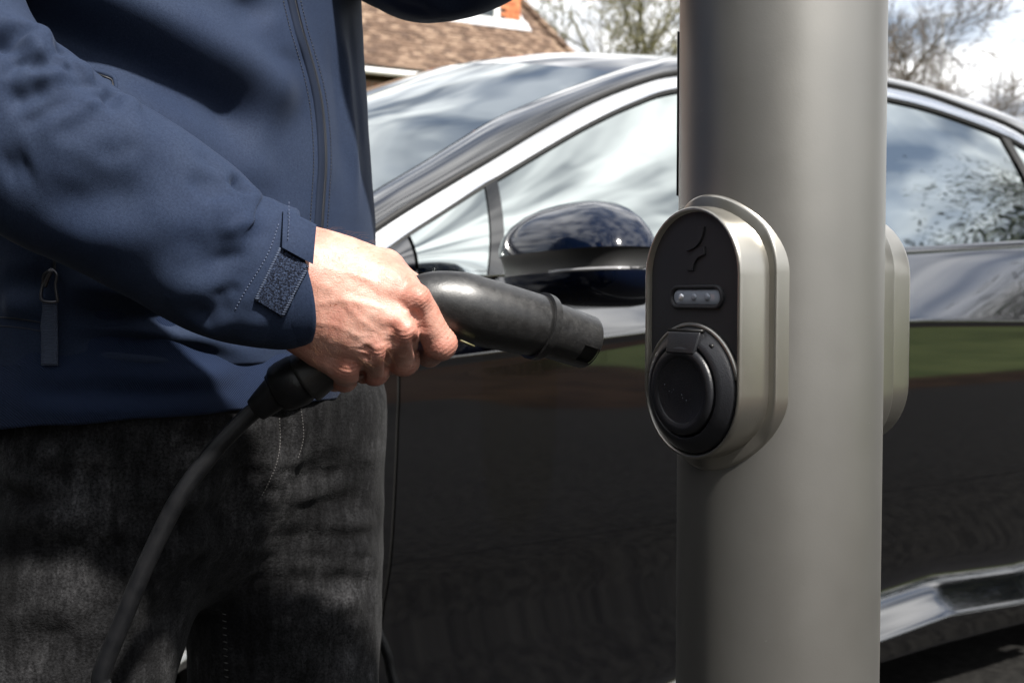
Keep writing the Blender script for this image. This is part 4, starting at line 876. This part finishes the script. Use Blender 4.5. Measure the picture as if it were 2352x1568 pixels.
def ribbon(name, bvh, pts, half, lift, th, mt, parent, n=50, across=5, edge=0.0):
    c = spline(pts, n); LAST[0] = None; hm = [cast(bvh, *q)[0][3] for q in c[len(c) // 4: 3 * len(c) // 4]]; hm = [x for x in hm if x]; LAST[0] = min(hm) if hm else None; tg = np.gradient(c, axis=0); tg /= np.linalg.norm(tg, axis=1)[:, None]; nr = np.stack([-tg[:, 1], tg[:, 0]], 1); top, bot = [], []
    for p, q in zip(c, nr):
        for w in np.linspace(-1, 1, across):
            x = p + q * half * w; cw = math.sqrt(max(0, 1 - w * w)) * edge
            top.append(on(bvh, *x, lift + cw)); bot.append(on(bvh, *x, lift - th))
    V = np.array(top + bot); m_ = across; F = grid_faces(m_, n) + [tuple(i + m_ * n for i in q[::-1]) for q in grid_faces(m_, n)]
    for j in range(n - 1):
        for i in (0, m_ - 1):
            a_, b_ = j * m_ + i, (j + 1) * m_ + i; q = (a_, b_, b_ + m_ * n, a_ + m_ * n); F.append(q if i == 0 else q[::-1])
    F.append(tuple(list(range(m_)) + [m_ * n + i for i in range(m_ - 1, -1, -1)])); e_ = m_ * (n - 1); F.append(tuple([e_ + i for i in range(m_ - 1, -1, -1)] + [m_ * n + e_ + i for i in range(m_)]))
    o = obj(name, V, F, mt, parent); bm = bmesh.new(); bm.from_mesh(o.data); bmesh.ops.recalc_face_normals(bm, faces=bm.faces); bm.to_mesh(o.data); bm.free(); return o
def patch(name, bvh, cor, lift, th, mt, parent, nu=16, nv=16):
    A_, B_, C_, D_ = map(np.array, cor); G_ = []
    for j in range(nv):
        for i in range(nu):
            s_, t_ = i / (nu - 1), j / (nv - 1); x = (A_ * (1 - s_) + B_ * s_) * (1 - t_) + (D_ * (1 - s_) + C_ * s_) * t_; h, d_ = cast(bvh, *x); G_.append((s_, t_, h[3], d_))
    md = float(np.median([q[2] for q in G_ if q[2]])); ok = [q for q in G_ if q[2] and abs(q[2] - md) < .016]; bas = lambda s_, t_: [1, s_, t_, s_ * s_, s_ * t_, t_ * t_]
    co = np.linalg.lstsq(np.array([bas(q[0], q[1]) for q in ok]), np.array([q[2] for q in ok]), rcond=None)[0]; top, bot = [], []
    for s_, t_, _, d_ in G_:
        dep = float(np.dot(co, bas(s_, t_))); top.append(np.array(Vector((0, 0, 1)) + d_ * (dep - lift))); bot.append(np.array(Vector((0, 0, 1)) + d_ * (dep - lift + th)))
    V = np.array(top + bot); k = nu * nv; F = grid_faces(nu, nv) + [tuple(i + k for i in q[::-1]) for q in grid_faces(nu, nv)]
    per = list(range(nu)) + [nu * j + nu - 1 for j in range(1, nv)] + [nu * (nv - 1) + i for i in range(nu - 2, -1, -1)] + [nu * j for j in range(nv - 2, 0, -1)]
    for a_, b_ in zip(per, per[1:] + per[:1]): F.append((a_, a_ + k, b_ + k, b_))
    o = obj(name, V, F, mt, parent); bm = bmesh.new(); bm.from_mesh(o.data); bmesh.ops.recalc_face_normals(bm, faces=bm.faces); bm.to_mesh(o.data); bm.free(); sharp(o, 50); return o
stitches('fly_stitching', jb, [(641, 960), (643, 1010), (636, 1060), (615, 1112), (594, 1150)], jeans, M['thread_pale'], 7, .75)
stitches('seam_stitching', jb, [(690, 930), (697, 1000), (684, 1055)], jeans, M['thread_pale'], 7, .7)
for k in range(11):
    y = 1408 + k * 16; stitches('leg_stitching', jb, [(511 + k * .6, y), (518 + k * .6, y + 2), (525 + k * .6, y + 4)], jeans, M['thread_pale'], 9, .95, .0005)

# ---- shirt hem below the jacket, shoes
th_ = np.linspace(0, 2 * math.pi, 260, endpoint=False)
def ering(cx, cy, z, a_, b_, ex=2.05, tilt=0.0):
    c_, s_ = np.cos(th_), np.sin(th_); x = b_ * np.sign(c_) * abs(c_) ** (2 / ex); y = a_ * np.sign(s_) * abs(s_) ** (2 / ex) * np.where(s_ < 0, .87, 1.0)
    return np.stack([cx + PF[0] * x + PRt[0] * y, cy + PF[1] * x + PRt[1] * y, z + tilt * x / b_], 1)
zs_ = np.linspace(.888, .985, 40); rings = [ering(-.313, 1.131, z, .212 + .004 * math.sin((z - .888) * 60), .141 + .003 * math.sin((z - .888) * 60), 2.05, .012) for z in zs_]
rings = [ering(-.313, 1.131, .893, .206, .136, 2.05, .012), ering(-.313, 1.131, .8885, .2105, .1395, 2.05, .012)] + rings
v, f = loft(rings, flip=True); S = Cloth(v, f)
for pts, a_, w in [([(0, 905), (200, 900), (400, 902), (560, 885)], -.006, .009), ([(0, 935), (200, 940), (420, 930), (560, 915)], .004, .010), ([(200, 870), (420, 872), (560, 850)], .004, .010)]: S.fold(pts, a_, w)
S.lumps(.004, 12, 5.0); obj('shirt_hem', S.done(), f, M['knit'], person)
for ank, nm in ((ankR, 'shoe'), (ankL, 'shoe')):
    a_ = np.array(ank)
    def shoe_f(P, a_=a_):
        t0 = a_ * [1, 1, 0] + [0, 0, .055]; d_ = smin(rcone(P, t0 - PF * .05, t0 + PF * .09, .048, .046), rcone(P, t0 + PF * .09, t0 + PF * .17 - [0, 0, .012], .046, .036), .03)
        return smax(smin(d_, rcone(P, t0, t0 + [0, 0, .06], .05, .052), .02), -P[..., 2] + .002, .004)
    v, f = nets(shoe_f, a_ * [1, 1, 0] - [.18, .22, .01], a_ * [1, 1, 0] + [.28, .2, .16], .006); obj(nm, v, f, M['shoe'], person)

# ---- jacket body
zz_ = np.concatenate([np.linspace(.940, 1.30, 190), np.linspace(1.305, 1.53, 46)])
def tor(z):
    cx = np.interp(z, [.93, 1.08, 1.16, 1.23, 1.29, 1.45, 1.53], [-.3090, -.3105, -.3160, -.3215, -.3270, -.330, -.325]); cy = 1.142
    a_ = np.interp(z, [.93, 1.08, 1.25, 1.38, 1.44, 1.49, 1.53], [.223, .228, .235, .240, .212, .13, .075]); b_ = np.interp(z, [.93, 1.0, 1.10, 1.25, 1.38, 1.46, 1.53], [.145, .147, .146, .143, .140, .110, .072])
    return cx, cy, a_, b_
rings = []
for z in zz_: cx, cy, a_, b_ = tor(z); rings.append(ering(cx, cy, z, a_, b_, 2.05))
cx, cy, a_, b_ = tor(.94); rings = [ering(cx, cy, .965, a_ - .007, b_ - .007), ering(cx, cy, .943, a_ - .006, b_ - .006), ering(cx, cy, .9385, a_ - .003, b_ - .003)] + rings
v, f = loft(rings, flip=True); T = Cloth(v, f)
for pts, a_, w, *tp in [
    # chest sweeping over the deep fold that runs from the armpit to the zip
    ([(20, -110), (160, -45), (300, 12), (430, 78), (560, 152), (635, 215), (690, 280)], .020, .027, .16), ([(-70, -30), (60, 40), (200, 105), (330, 168), (470, 236), (570, 292), (606, 318)], -.024, .023, .16), 
    ([(120, 95), (260, 175), (400, 235), (520, 300), (600, 360)], .010, .022), ([(520, 370), (580, 390), (640, 385)], .005, .018),
    ([(150, 130), (185, 138), (215, 162), (240, 172)], -.007, .006), ([(145, 150), (175, 150), (210, 172)], .006, .008),
    ([(560, -20), (575, 20), (600, 60)], -.008, .016), ([(600, 20), (640, 90), (655, 150)], .005, .02),
    # placket ridge along the zip and panels to its right
    ([(686, -10), (700, 60), (719, 120), (737, 190), (749, 260), (756, 340), (756, 420), (750, 500), (746, 540)], .0035, .0050), ([(662, -10), (678, 60), (697, 120), (714, 190), (725, 260), (732, 340), (732, 420), (727, 500)], .003, .009),
    ([(775, -20), (790, 120), (806, 260), (820, 400), (826, 520)], .006, .010), ([(755, 40), (775, 180), (790, 320), (800, 460)], -.004, .012), ([(800, -20), (814, 120), (832, 280), (842, 420)], -.004, .008),
    # gathers near the waist
    ([(130, 655), (230, 668), (330, 695), (420, 735)], .012, .018), ([(140, 712), (250, 722), (380, 742), (480, 780)], -.014, .013), ([(130, 752), (260, 752), (400, 768), (520, 800), (620, 830)], .010, .012),
    ([(140, 775), (280, 785), (420, 800), (560, 830)], -.009, .008), ([(0, 640), (60, 650), (110, 680)], -.007, .014), ([(0, 690), (50, 700), (100, 712)], .008, .014), ([(0, 620), (50, 632), (90, 640)], .006, .014),
    ([(0, 735), (60, 742), (120, 756)], -.003, .006), ([(160, 815), (320, 822), (480, 845), (600, 850)], .004, .010)]:
    T.fold(pts, a_, w, *tp)
T.lumps(.0035, 5.5, 2.2)
tv = T.done(3); jacket = obj('jacket', tv, f, M['softshell'], person)
tb = BVHTree.FromPolygons(tv.tolist(), [list(map(int, q)) for q in f])
zl = np.array([(640, -250), (650, -140), (666, -45), (690, 60), (708, 120), (725, 180), (737, 240), (744, 310), (746, 380), (742, 450), (737, 530), (734, 620), (733, 730), (734, 836)])
ribbon('zip_tape', tb, zl + [-9, 0], 7.0, .0016, .004, M['zip_tape'], jacket, 110, 5, .0008)
ribbon('zip_coil', tb, zl + [2, 0], 2.4, .0008, .003, M['zip_dark'], jacket, 110, 3)
stitches('stitching', tb, zl + [-26, 0], jacket, M['zip_dark'], 8, .62, .0006); stitches('stitching', tb, zl + [14, 0], jacket, M['zip_dark'], 8, .62, .0006)
ribbon('pocket_welt', tb, [(212, 162), (235, 168), (260, 178), (265, 192), (267, 214)], 4.5, .0015, .003, M['softshell'], jacket, 30, 3, .001)
ribbon('pocket_zip', tb, [(214, 170), (236, 176), (255, 184), (259, 196), (260, 214)], 1.5, .0012, .003, M['zip_dark'], jacket, 30, 3)
ribbon('hem_stitching', tb, [(0, 728), (50, 733), (104, 742)], 1.0, .0005, .002, M['zip_dark'], jacket, 20, 3); ribbon('hem_stitching', tb, [(0, 748), (50, 753), (104, 762)], 1.0, .0005, .002, M['zip_dark'], jacket, 20, 3)
ribbon('pocket_zip', tb, [(124, 545), (125, 580), (126, 622)], 3, .001, .003, M['zip_dark'], jacket, 20, 3)
LAST[0] = None; hp = [on(tb, x, y, .006) for x, y in [(126, 617), (112, 630), (110, 652), (103, 680), (107, 692), (138, 692), (139, 680), (136, 655), (138, 632), (126, 617)]]
pul = obj('zip_pull', *tube(spline(hp, 60), .0013, 8), M['gunmetal'], jacket); hp = [on(tb, x, y, .008) for x, y in [(128, 620), (122, 640), (118, 660)]]; obj('slider', *tube(spline(hp, 10), [.002] * 10, 8), M['gunmetal'], pul)
ribbon('pull_tab', tb, [(121, 690), (121, 730), (121, 780), (121, 838)], 17.5, .0065, .002, M['webbing'], pul, 24, 5)

# ---- sleeves
def sleeve(st, folds, lump_seed, n=260, seg=220, cuff_in=True):
    C = np.array([at(*q[:3]) for q in st]); ra = np.array([q[3] for q in st]) ; rb = np.array([q[4] for q in st])
    ra = ra * K * np.array([q[2] for q in st]); c = spline(C, n); A_ = spline(ra[:, None], n)[:, 0]; B_ = spline(rb[:, None], n)[:, 0]
    tg = np.gradient(c, axis=0); tg /= np.linalg.norm(tg, axis=1)[:, None]; t_ = np.linspace(0, 2 * math.pi, seg, endpoint=False); rings = []
    for p, t0, a_, b_ in zip(c, tg, A_, B_):
        dp = np.array([0, 1., 0]); dp -= t0 * (dp @ t0); dp /= np.linalg.norm(dp); up = np.cross(dp, t0)
        cc, ss = np.cos(t_), np.sin(t_); rings.append(p + (a_ * np.sign(cc) * abs(cc) ** .92)[:, None] * up + (b_ * np.sign(ss) * abs(ss) ** .92)[:, None] * dp)
    cen = rings[0].mean(0); tin = tg[0]
    r0 = rings[0]; rings = [cen + (r0 - cen) * .90 + tin * .03, cen + (r0 - cen) * .93 + tin * .004, cen + (r0 - cen) * .965 - tin * .0012, cen + (r0 - cen) * .99 - tin * .0010] + rings
    v, f = loft(rings); Cn = Cloth(v, f)
    if (Cn.n[seg * 40:seg * 41] * (v[seg * 40:seg * 41] - v[seg * 40:seg * 41].mean(0))).sum() < 0: v, f = loft(rings, flip=True); Cn = Cloth(v, f)
    for q in folds: Cn.fold(*q)
    if lump_seed < 3: Cn.d *= .92; scatter(Cn, 10, (150, 250, 620, 620), (10, 40), .0011, .008, (120, 260)); scatter(Cn, 6, (420, 420, 630, 780), (-60, 20), .0012, .006, (50, 110))
    Cn.lumps(.0008, 16, lump_seed); Cn.lumps(.0035, 5, lump_seed + 4)
    Cn.d[:seg * 4] *= .3
    return Cn
SL = sleeve([(661, 640, .872, 160, .043), (640, 637, .870, 163, .044), (521, 608, .862, 172, .047), (397, 519, .85, 192, .050), (255, 437, .838, 205, .053), (130, 368, .828, 215, .055), (20, 285, .822, 222, .057), (-70, 185, .824, 205, .060), (-140, 60, .835, 196, .062), (-180, -100, .855, 195, .064), (-195, -300, .885, 195, .066), (-185, -460, .93, 185, .066)], [
    ([(-40, 90), (20, 80), (68, 66)], -.016, .007), ([(20, 100), (90, 88), (140, 104)], .010, .018), ([(-20, 116), (30, 106), (70, 100)], -.006, .010), ([(0, 178), (34, 152), (66, 126)], -.0035, .0038), ([(66, 168), (86, 152), (104, 137)], -.0055, .0055), ([(140, 104), (144, 118), (140, 132)], -.008, .007), ([(128, 130), (142, 146), (155, 164)], .0045, .0042),
    ([(168, 160), (195, 160), (217, 170)], .006, .012), ([(0, 238), (60, 220), (118, 194)], -.0085, .0095), ([(20, 205), (90, 188), (160, 172)], .004, .010), ([(66, 178), (116, 178), (165, 170)], .004, .005), ([(264, 207), (256, 230), (244, 264)], -.008, .0055), ([(272, 214), (300, 235), (330, 250)], .004, .012), ([(60, 290), (150, 270), (232, 235)], .0035, .012), ([(110, 322), (190, 285), (250, 258)], -.003, .008),
    ([(0, 330), (110, 332), (220, 318), (330, 345), (410, 335)], .0045, .026), ([(-10, 392), (30, 384), (80, 372)], -.005, .012), ([(90, 500), (190, 472), (290, 456), (390, 446)], -.0045, .018), ([(60, 535), (200, 538), (330, 528), (430, 500), (520, 452)], .005, .020), ([(300, 378), (370, 392), (430, 420)], -.002, .014), ([(205, 345), (260, 352), (330, 330)], -.002, .007),
    ([(20, 262), (80, 240), (140, 212)], .0028, .005), ([(30, 300), (110, 262), (190, 225)], -.0030, .0050), ([(150, 200), (200, 196), (245, 205)], -.0030, .0045), ([(200, 232), (235, 222), (262, 226)], -.0035, .0045), ([(180, 250), (225, 236), (258, 240)], .0030, .0048), ([(40, 142), (80, 128), (118, 122)], .0030, .005), ([(10, 152), (50, 138), (90, 132)], -.0028, .0045), ([(440, 352), (480, 372), (520, 408)], -.0025, .006), ([(455, 455), (505, 448), (550, 452)], -.0028, .0050), ([(500, 545), (545, 520), (590, 505)], .0026, .0055), ([(470, 610), (530, 590), (585, 580)], -.0026, .0055), ([(480, 690), (520, 672), (560, 655)], -.0030, .0055),
    ([(420, 440), (480, 420), (540, 425)], -.005, .009), ([(530, 400), (552, 428), (560, 450)], -.009, .007), ([(560, 432), (600, 452), (640, 485)], .005, .009), ([(470, 480), (550, 500), (610, 530)], .004, .016),
    ([(400, 590), (480, 600), (560, 570)], -.004, .016), ([(330, 640), (430, 660), (520, 650)], .005, .018), ([(440, 740), (500, 710), (545, 690)], -.006, .012), ([(470, 770), (520, 735), (560, 700)], .005, .010), ([(560, 790), (585, 745), (600, 700)], .003, .010)], 1.0)
sv = SL.done(1); rs = obj('sleeve', sv, SL.all, M['softshell'], jacket); tag(rs, 'right sleeve reaching down to the gripping hand')
sb = BVHTree.FromPolygons(sv.tolist(), [list(map(int, q)) for q in SL.all])
LIM[0] = .022
patch('velcro_patch', sb, [(645, 572), (706, 609), (646, 724), (588, 689)], .0030, .004, M['velcro'], rs, 18, 22)
for a_, b_ in (((645, 572), (588, 689)), ((706, 609), (646, 724))): ribbon('patch_edge', sb, [a_, ((a_[0] + b_[0]) / 2, (a_[1] + b_[1]) / 2), b_], 4.5, .0026, .003, M['webbing'], rs, 20, 3)
patch('cuff_tab', sb, [(651, 478), (727, 516), (719, 607), (648, 568)], .0070, .0034, M['softshell'], rs, 18, 18)
stitches('stitching', sb, [(660, 484), (661, 525), (657, 566)], rs, M['thread'], 7, .6, .00035, .0074)
stitches('stitching', sb, [(640, 515), (625, 560), (609, 595), (588, 630), (566, 664), (546, 700), (538, 716)], rs, M['thread'], 8, .6, .00045)
LS = sleeve([(1330, -330, 1.10, 95, .045), (1240, -215, 1.10, 108, .050), (1110, -112, 1.10, 122, .055), (985, -66, 1.105, 114, .058), (905, -98, 1.14, 116, .060), (830, -150, 1.20, 118, .062), (760, -250, 1.28, 125, .066), (700, -380, 1.36, 130, .07)], [([(900, 20), (940, 30), (990, 25)], -.006, .012), ([(1080, 20), (1040, 5), (1000, 0)], -.006, .010)], 7.0, 160, 120)
tag(obj('sleeve', LS.done(), LS.all, M['softshell'], jacket), 'raised left sleeve, only its dark elbow showing')

# ---- skin: hand and forearm
hand_R = {}
def H(px, py, Y): return tuple(at(px, py, Y))
bones = {
 'palm': [((655, 640, .876), (760, 650, .880), .026, .025), ((700, 600, .882), (905, 668, .878), .0235, .0175), ((690, 640, .873), (905, 745, .8705), .0225, .0165), ((676, 690, .874), (850, 792, .8735), .0225, .0160), ((664, 728, .880), (788, 832, .8845), .0225, .0155), ((705, 700, .882), (800, 745, .880), .026, .024)],
 'thumb': [((712, 588, .890), (880, 622, .899), .0215, .0170), ((880, 622, .899), (948, 668, .914), .0165, .0125), ((948, 668, .914), (965, 735, .938), .0120, .0108), ((965, 735, .938), (935, 800, .950), .0108, .009)],
 'fore': [((655, 640, .878), (520, 575, .866), .031, .034), ((520, 575, .866), (200, 410, .835), .034, .042)]}
web = [((800, 612, .893), (925, 668, .886), .016, .0135), ((760, 610, .888), (880, 650, .885), .020, .0165)]
fing = [  # MCP, PIP, DIP, tip for each finger
 [((952, 693, .8755), .0140), ((1012, 790, .8885), .0118), ((985, 812, .926), .0105), ((940, 775, .945), .0092)],
 [((921, 765, .8705), .0136), ((926, 826, .9000), .0117), ((900, 830, .934), .0104), ((868, 795, .950), .0090)],
 [((862, 806, .8735), .0130), ((861, 850, .9020), .0111), ((836, 852, .934), .0098), ((808, 822, .948), .0085)],
 [((797, 846, .8850), .0122), ((791, 866, .9060), .0104), ((770, 872, .932), .0090), ((750, 848, .944), .0078)]]
knuck = [((958, 682, .8668), .0090), ((930, 757, .8612), .0096), ((866, 797, .8640), .0088), ((799, 838, .8755), .0080)]
tend = [((720, 612, .862), (945, 684, .8660)), ((710, 645, .853), (915, 752, .8605)), ((695, 685, .856), (852, 792, .8635))]
def hand_f(P):
    d_ = None
    for a_, b_, r1, r2 in bones['palm']: q = rcone(P, H(*a_), H(*b_), r1, r2); d_ = q if d_ is None else smin(d_, q, .012)
    for a_, b_, r1, r2 in bones['fore']: d_ = smin(d_, rcone(P, H(*a_), H(*b_), r1, r2), .02)
    th = None
    for a_, b_, r1, r2 in bones['thumb']: q = rcone(P, H(*a_), H(*b_), r1, r2); th = q if th is None else smin(th, q, .006)
    for a_, b_, r1, r2 in web: th = smin(th, rcone(P, H(*a_), H(*b_), r1, r2), .012)
    d_ = smin(d_, th, .012)
    fs = None
    for fg in fing:
        g_ = None
        for (a_, r1), (b_, r2) in zip(fg[:-1], fg[1:]): q = rcone(P, H(*a_), H(*b_), r1, r2); g_ = q if g_ is None else smin(g_, q, .0035)
        p0 = np.asarray(H(*fg[1][0]), np.float32); g_ = smin(g_, np.sqrt(((P - p0) ** 2).sum(-1)) - fg[1][1] * 1.04, .004)
        fs = g_ if fs is None else smin(fs, g_, .0014)
    d_ = smin(d_, fs, .0040)
    for c, r_ in knuck: d_ = smin(d_, np.sqrt(((P - np.asarray(H(*c), np.float32)) ** 2).sum(-1)) - r_, .0075)
    for a_, b_ in tend: d_ = smin(d_, rcone(P, H(*a_), H(*b_), .0010, .0014), .0075)
    return d_
v, f = nets(hand_f, (-.305, .80, .90), (-.035, .985, 1.135), .00125)
hv = v.copy(); hn = vnormals(hv, f)
dd = np.zeros(len(hv))
for p in range(0): pass
nl = np.array([noise.fractal(Vector(p) * 55, .9, 2.0, 3) for p in hv]); dd += nl * .0006
vein = [[(720, 700), (790, 690), (850, 700), (905, 715)], [(690, 740), (760, 745), (820, 770), (850, 770)], [(790, 690), (830, 735), (895, 780)], [(735, 610), (810, 630), (880, 655)]]
hb = BVHTree.FromPolygons(hv.tolist(), [list(map(int, q)) for q in f])
for ln_ in vein:
    Pn = [cast(hb, *p)[0][0] for p in spline(ln_, 16)]; Pn = [np.array(p) for p in Pn if p is not None]
    if len(Pn) > 2: d_, t_ = polydist(hv, Pn); dd += .0006 * np.exp(-(d_ / .0028) ** 2) * np.clip(np.minimum(t_, 1 - t_) * 6, 0, 1)
gaps = [[(946, 768), (955, 790), (960, 815)], [(893, 792), (892, 822), (890, 852)], [(838, 832), (832, 856), (829, 880)]]
grooves = [[(893, 738), (905, 775), (898, 800)], [(838, 790), (846, 812), (838, 830)], [(935, 715), (962, 735), (965, 765)]]
for ln_ in grooves:
    Pn = [cast(hb, *p)[0][0] for p in spline(ln_, 12)]; Pn = [np.array(p) for p in Pn if p is not None]
    if len(Pn) > 2: d_, t_ = polydist(hv, Pn); dd -= .0022 * np.exp(-(d_ / .0048) ** 2) * np.clip(np.minimum(t_, 1 - t_) * 5, 0, 1)
for ln_ in gaps:
    Pn = [cast(hb, *p)[0][0] for p in spline(ln_, 12)]; Pn = [np.array(p) for p in Pn if p is not None]
    if len(Pn) > 2: d_, t_ = polydist(hv, Pn); dd -= .0042 * np.exp(-(d_ / .0030) ** 2) * np.clip(t_ * 2.5, 0, 1)
wr = [(c, r_) for c, r_ in knuck]                                     # creases over the knuckles
for (c, r_), fg in zip(knuck, fing):
    p0 = np.array(H(*c)); ax_ = np.array(H(*fg[1][0])) - np.array(H(*fg[0][0])); ax_ /= np.linalg.norm(ax_); rel = hv - p0; s_ = rel @ ax_; rad_ = np.linalg.norm(rel, axis=1)
    dd += .00035 * np.sin(s_ * 2 * math.pi / .0030 + 2 * nl) * np.exp(-(rad_ / .013) ** 2)
for fg in fing:
    p0 = np.array(H(*fg[1][0])); ax_ = np.array(H(*fg[1][0])) - np.array(H(*fg[0][0])); ax_ /= np.linalg.norm(ax_); rel = hv - p0; s_ = rel @ ax_; rad_ = np.linalg.norm(rel, axis=1)
    dd += .00035 * np.sin(s_ * 2 * math.pi / .0034 + 2 * nl) * np.exp(-(rad_ / .015) ** 2)
hv = hv + hn * dd[:, None]
body = obj('body', hv, f, M['skin'], person); tag(body, 'right hand with reddish knuckles gripping the plug handle')
fl = np.zeros(len(hv))
for c, r_ in knuck + [(fg[1][0], .01) for fg in fing]: fl = np.maximum(fl, .75 * np.exp(-(np.linalg.norm(hv - np.array(H(*c)), axis=1) / .0125) ** 2))
fl = np.maximum(fl, .45 * np.exp(-(np.linalg.norm(hv - np.array(H(660, 760, .87)), axis=1) / .03) ** 2))
atr = body.data.attributes.new('flush', 'FLOAT', 'POINT'); atr.data.foreach_set('value', fl.astype(np.float32))
# fine hairs on the back of the hand
hb = BVHTree.FromPolygons(hv.tolist(), [list(map(int, q)) for q in f]); parts = []
rg = random.Random(4)
for k in range(330):
    x, y = rg.uniform(640, 900), rg.uniform(552, 850); h, d_ = cast(hb, x, y)
    if h[0] is None or h[3] > 1.1: continue
    p = np.array(h[0]); nn_ = np.array(h[1] if h[1].dot(d_) < 0 else -h[1]); g_ = np.array([rg.gauss(.5, .5), 0, -.5 + rg.gauss(0, .5)]); g_ -= nn_ * (g_ @ nn_); L_ = rg.uniform(.004, .009)
    parts.append(tube([p, p + (nn_ * .35 + g_ * .5) * L_ * .5, p + (nn_ * .45 + g_ * 1.0) * L_], [.00006, .00005, .00002], 3, cap=False))
for k in range(26):
    x = 735 + k * 5.5 + rg.uniform(-2, 2); y0 = 530
    while y0 < 700 and cast(hb, x, y0)[0][0] is None: y0 += 1.5
    h, d_ = cast(hb, x, y0 + 2)
    if h[0] is None: continue
    p = np.array(h[0]); L_ = rg.uniform(.005, .010); g_ = np.array([rg.gauss(.6, .5), -.2, .7])
    parts.append(tube([p, p + g_ * L_ * .5, p + (g_ + [.4, 0, -.35]) * L_], [.00007, .00006, .00002], 3, cap=False))
obj('hand_hair', *join(parts), M['hair'], body)['kind'] = 'stuff'

# ---- head above the picture
hc = np.array([-.31, 1.155, 1.70]); 
def head_f(P):
    d_ = ellip(P, hc, (.098, .077, .12), Mf); d_ = smin(d_, ellip(P, hc + PF * .035 + [0, 0, -.055], (.06, .055, .065), Mf), .03)
    d_ = smin(d_, rcone(P, hc + PF * .085 + [0, 0, .01], hc + PF * .112 + [0, 0, -.028], .008, .014), .012)
    for s_ in (-1, 1): d_ = smin(d_, ellip(P, hc + PRt * s_ * .078 + [0, 0, -.01], (.022, .010, .032), Mf), .006); d_ = smax(d_, -(np.sqrt(((P - np.asarray(hc + PF * .098 + PRt * s_ * .032 + [0, 0, .012], np.float32)) ** 2).sum(-1)) - .012), .01)
    d_ = smin(d_, ellip(P, hc + PF * .088 + [0, 0, -.06], (.012, .024, .008), Mf), .008)
    return smin(d_, rcone(P, (-.325, 1.16, 1.46), hc + [0, 0, -.07], .066, .056), .03)
v, f = nets(head_f, hc - [.17, .17, .29], hc + [.17, .17, .16], .005); hd = obj('head', v, f, M['skin'], person)
def hair_f(P):
    d_ = ellip(P, hc + PF * -.012 + [0, 0, .022], (.104, .084, .115), Mf); cut = (P - np.asarray(hc, np.float32)) @ np.asarray(PF * .8 - np.array([0, 0, .6]), np.float32) - .022; return smax(d_, cut, .01)
v, f = nets(hair_f, hc - [.15, .15, .16], hc + [.15, .15, .17], .006); obj('hair', v, f, M['head_hair'], hd)
rings = [ering(-.325, 1.158, z, a_, a_ * .95, 2.1) for z, a_ in ((1.50, .09), (1.535, .078), (1.575, .072), (1.578, .069), (1.53, .068))]; v, f = loft(rings, flip=True); obj('collar', v, f, M['softshell'], jacket)
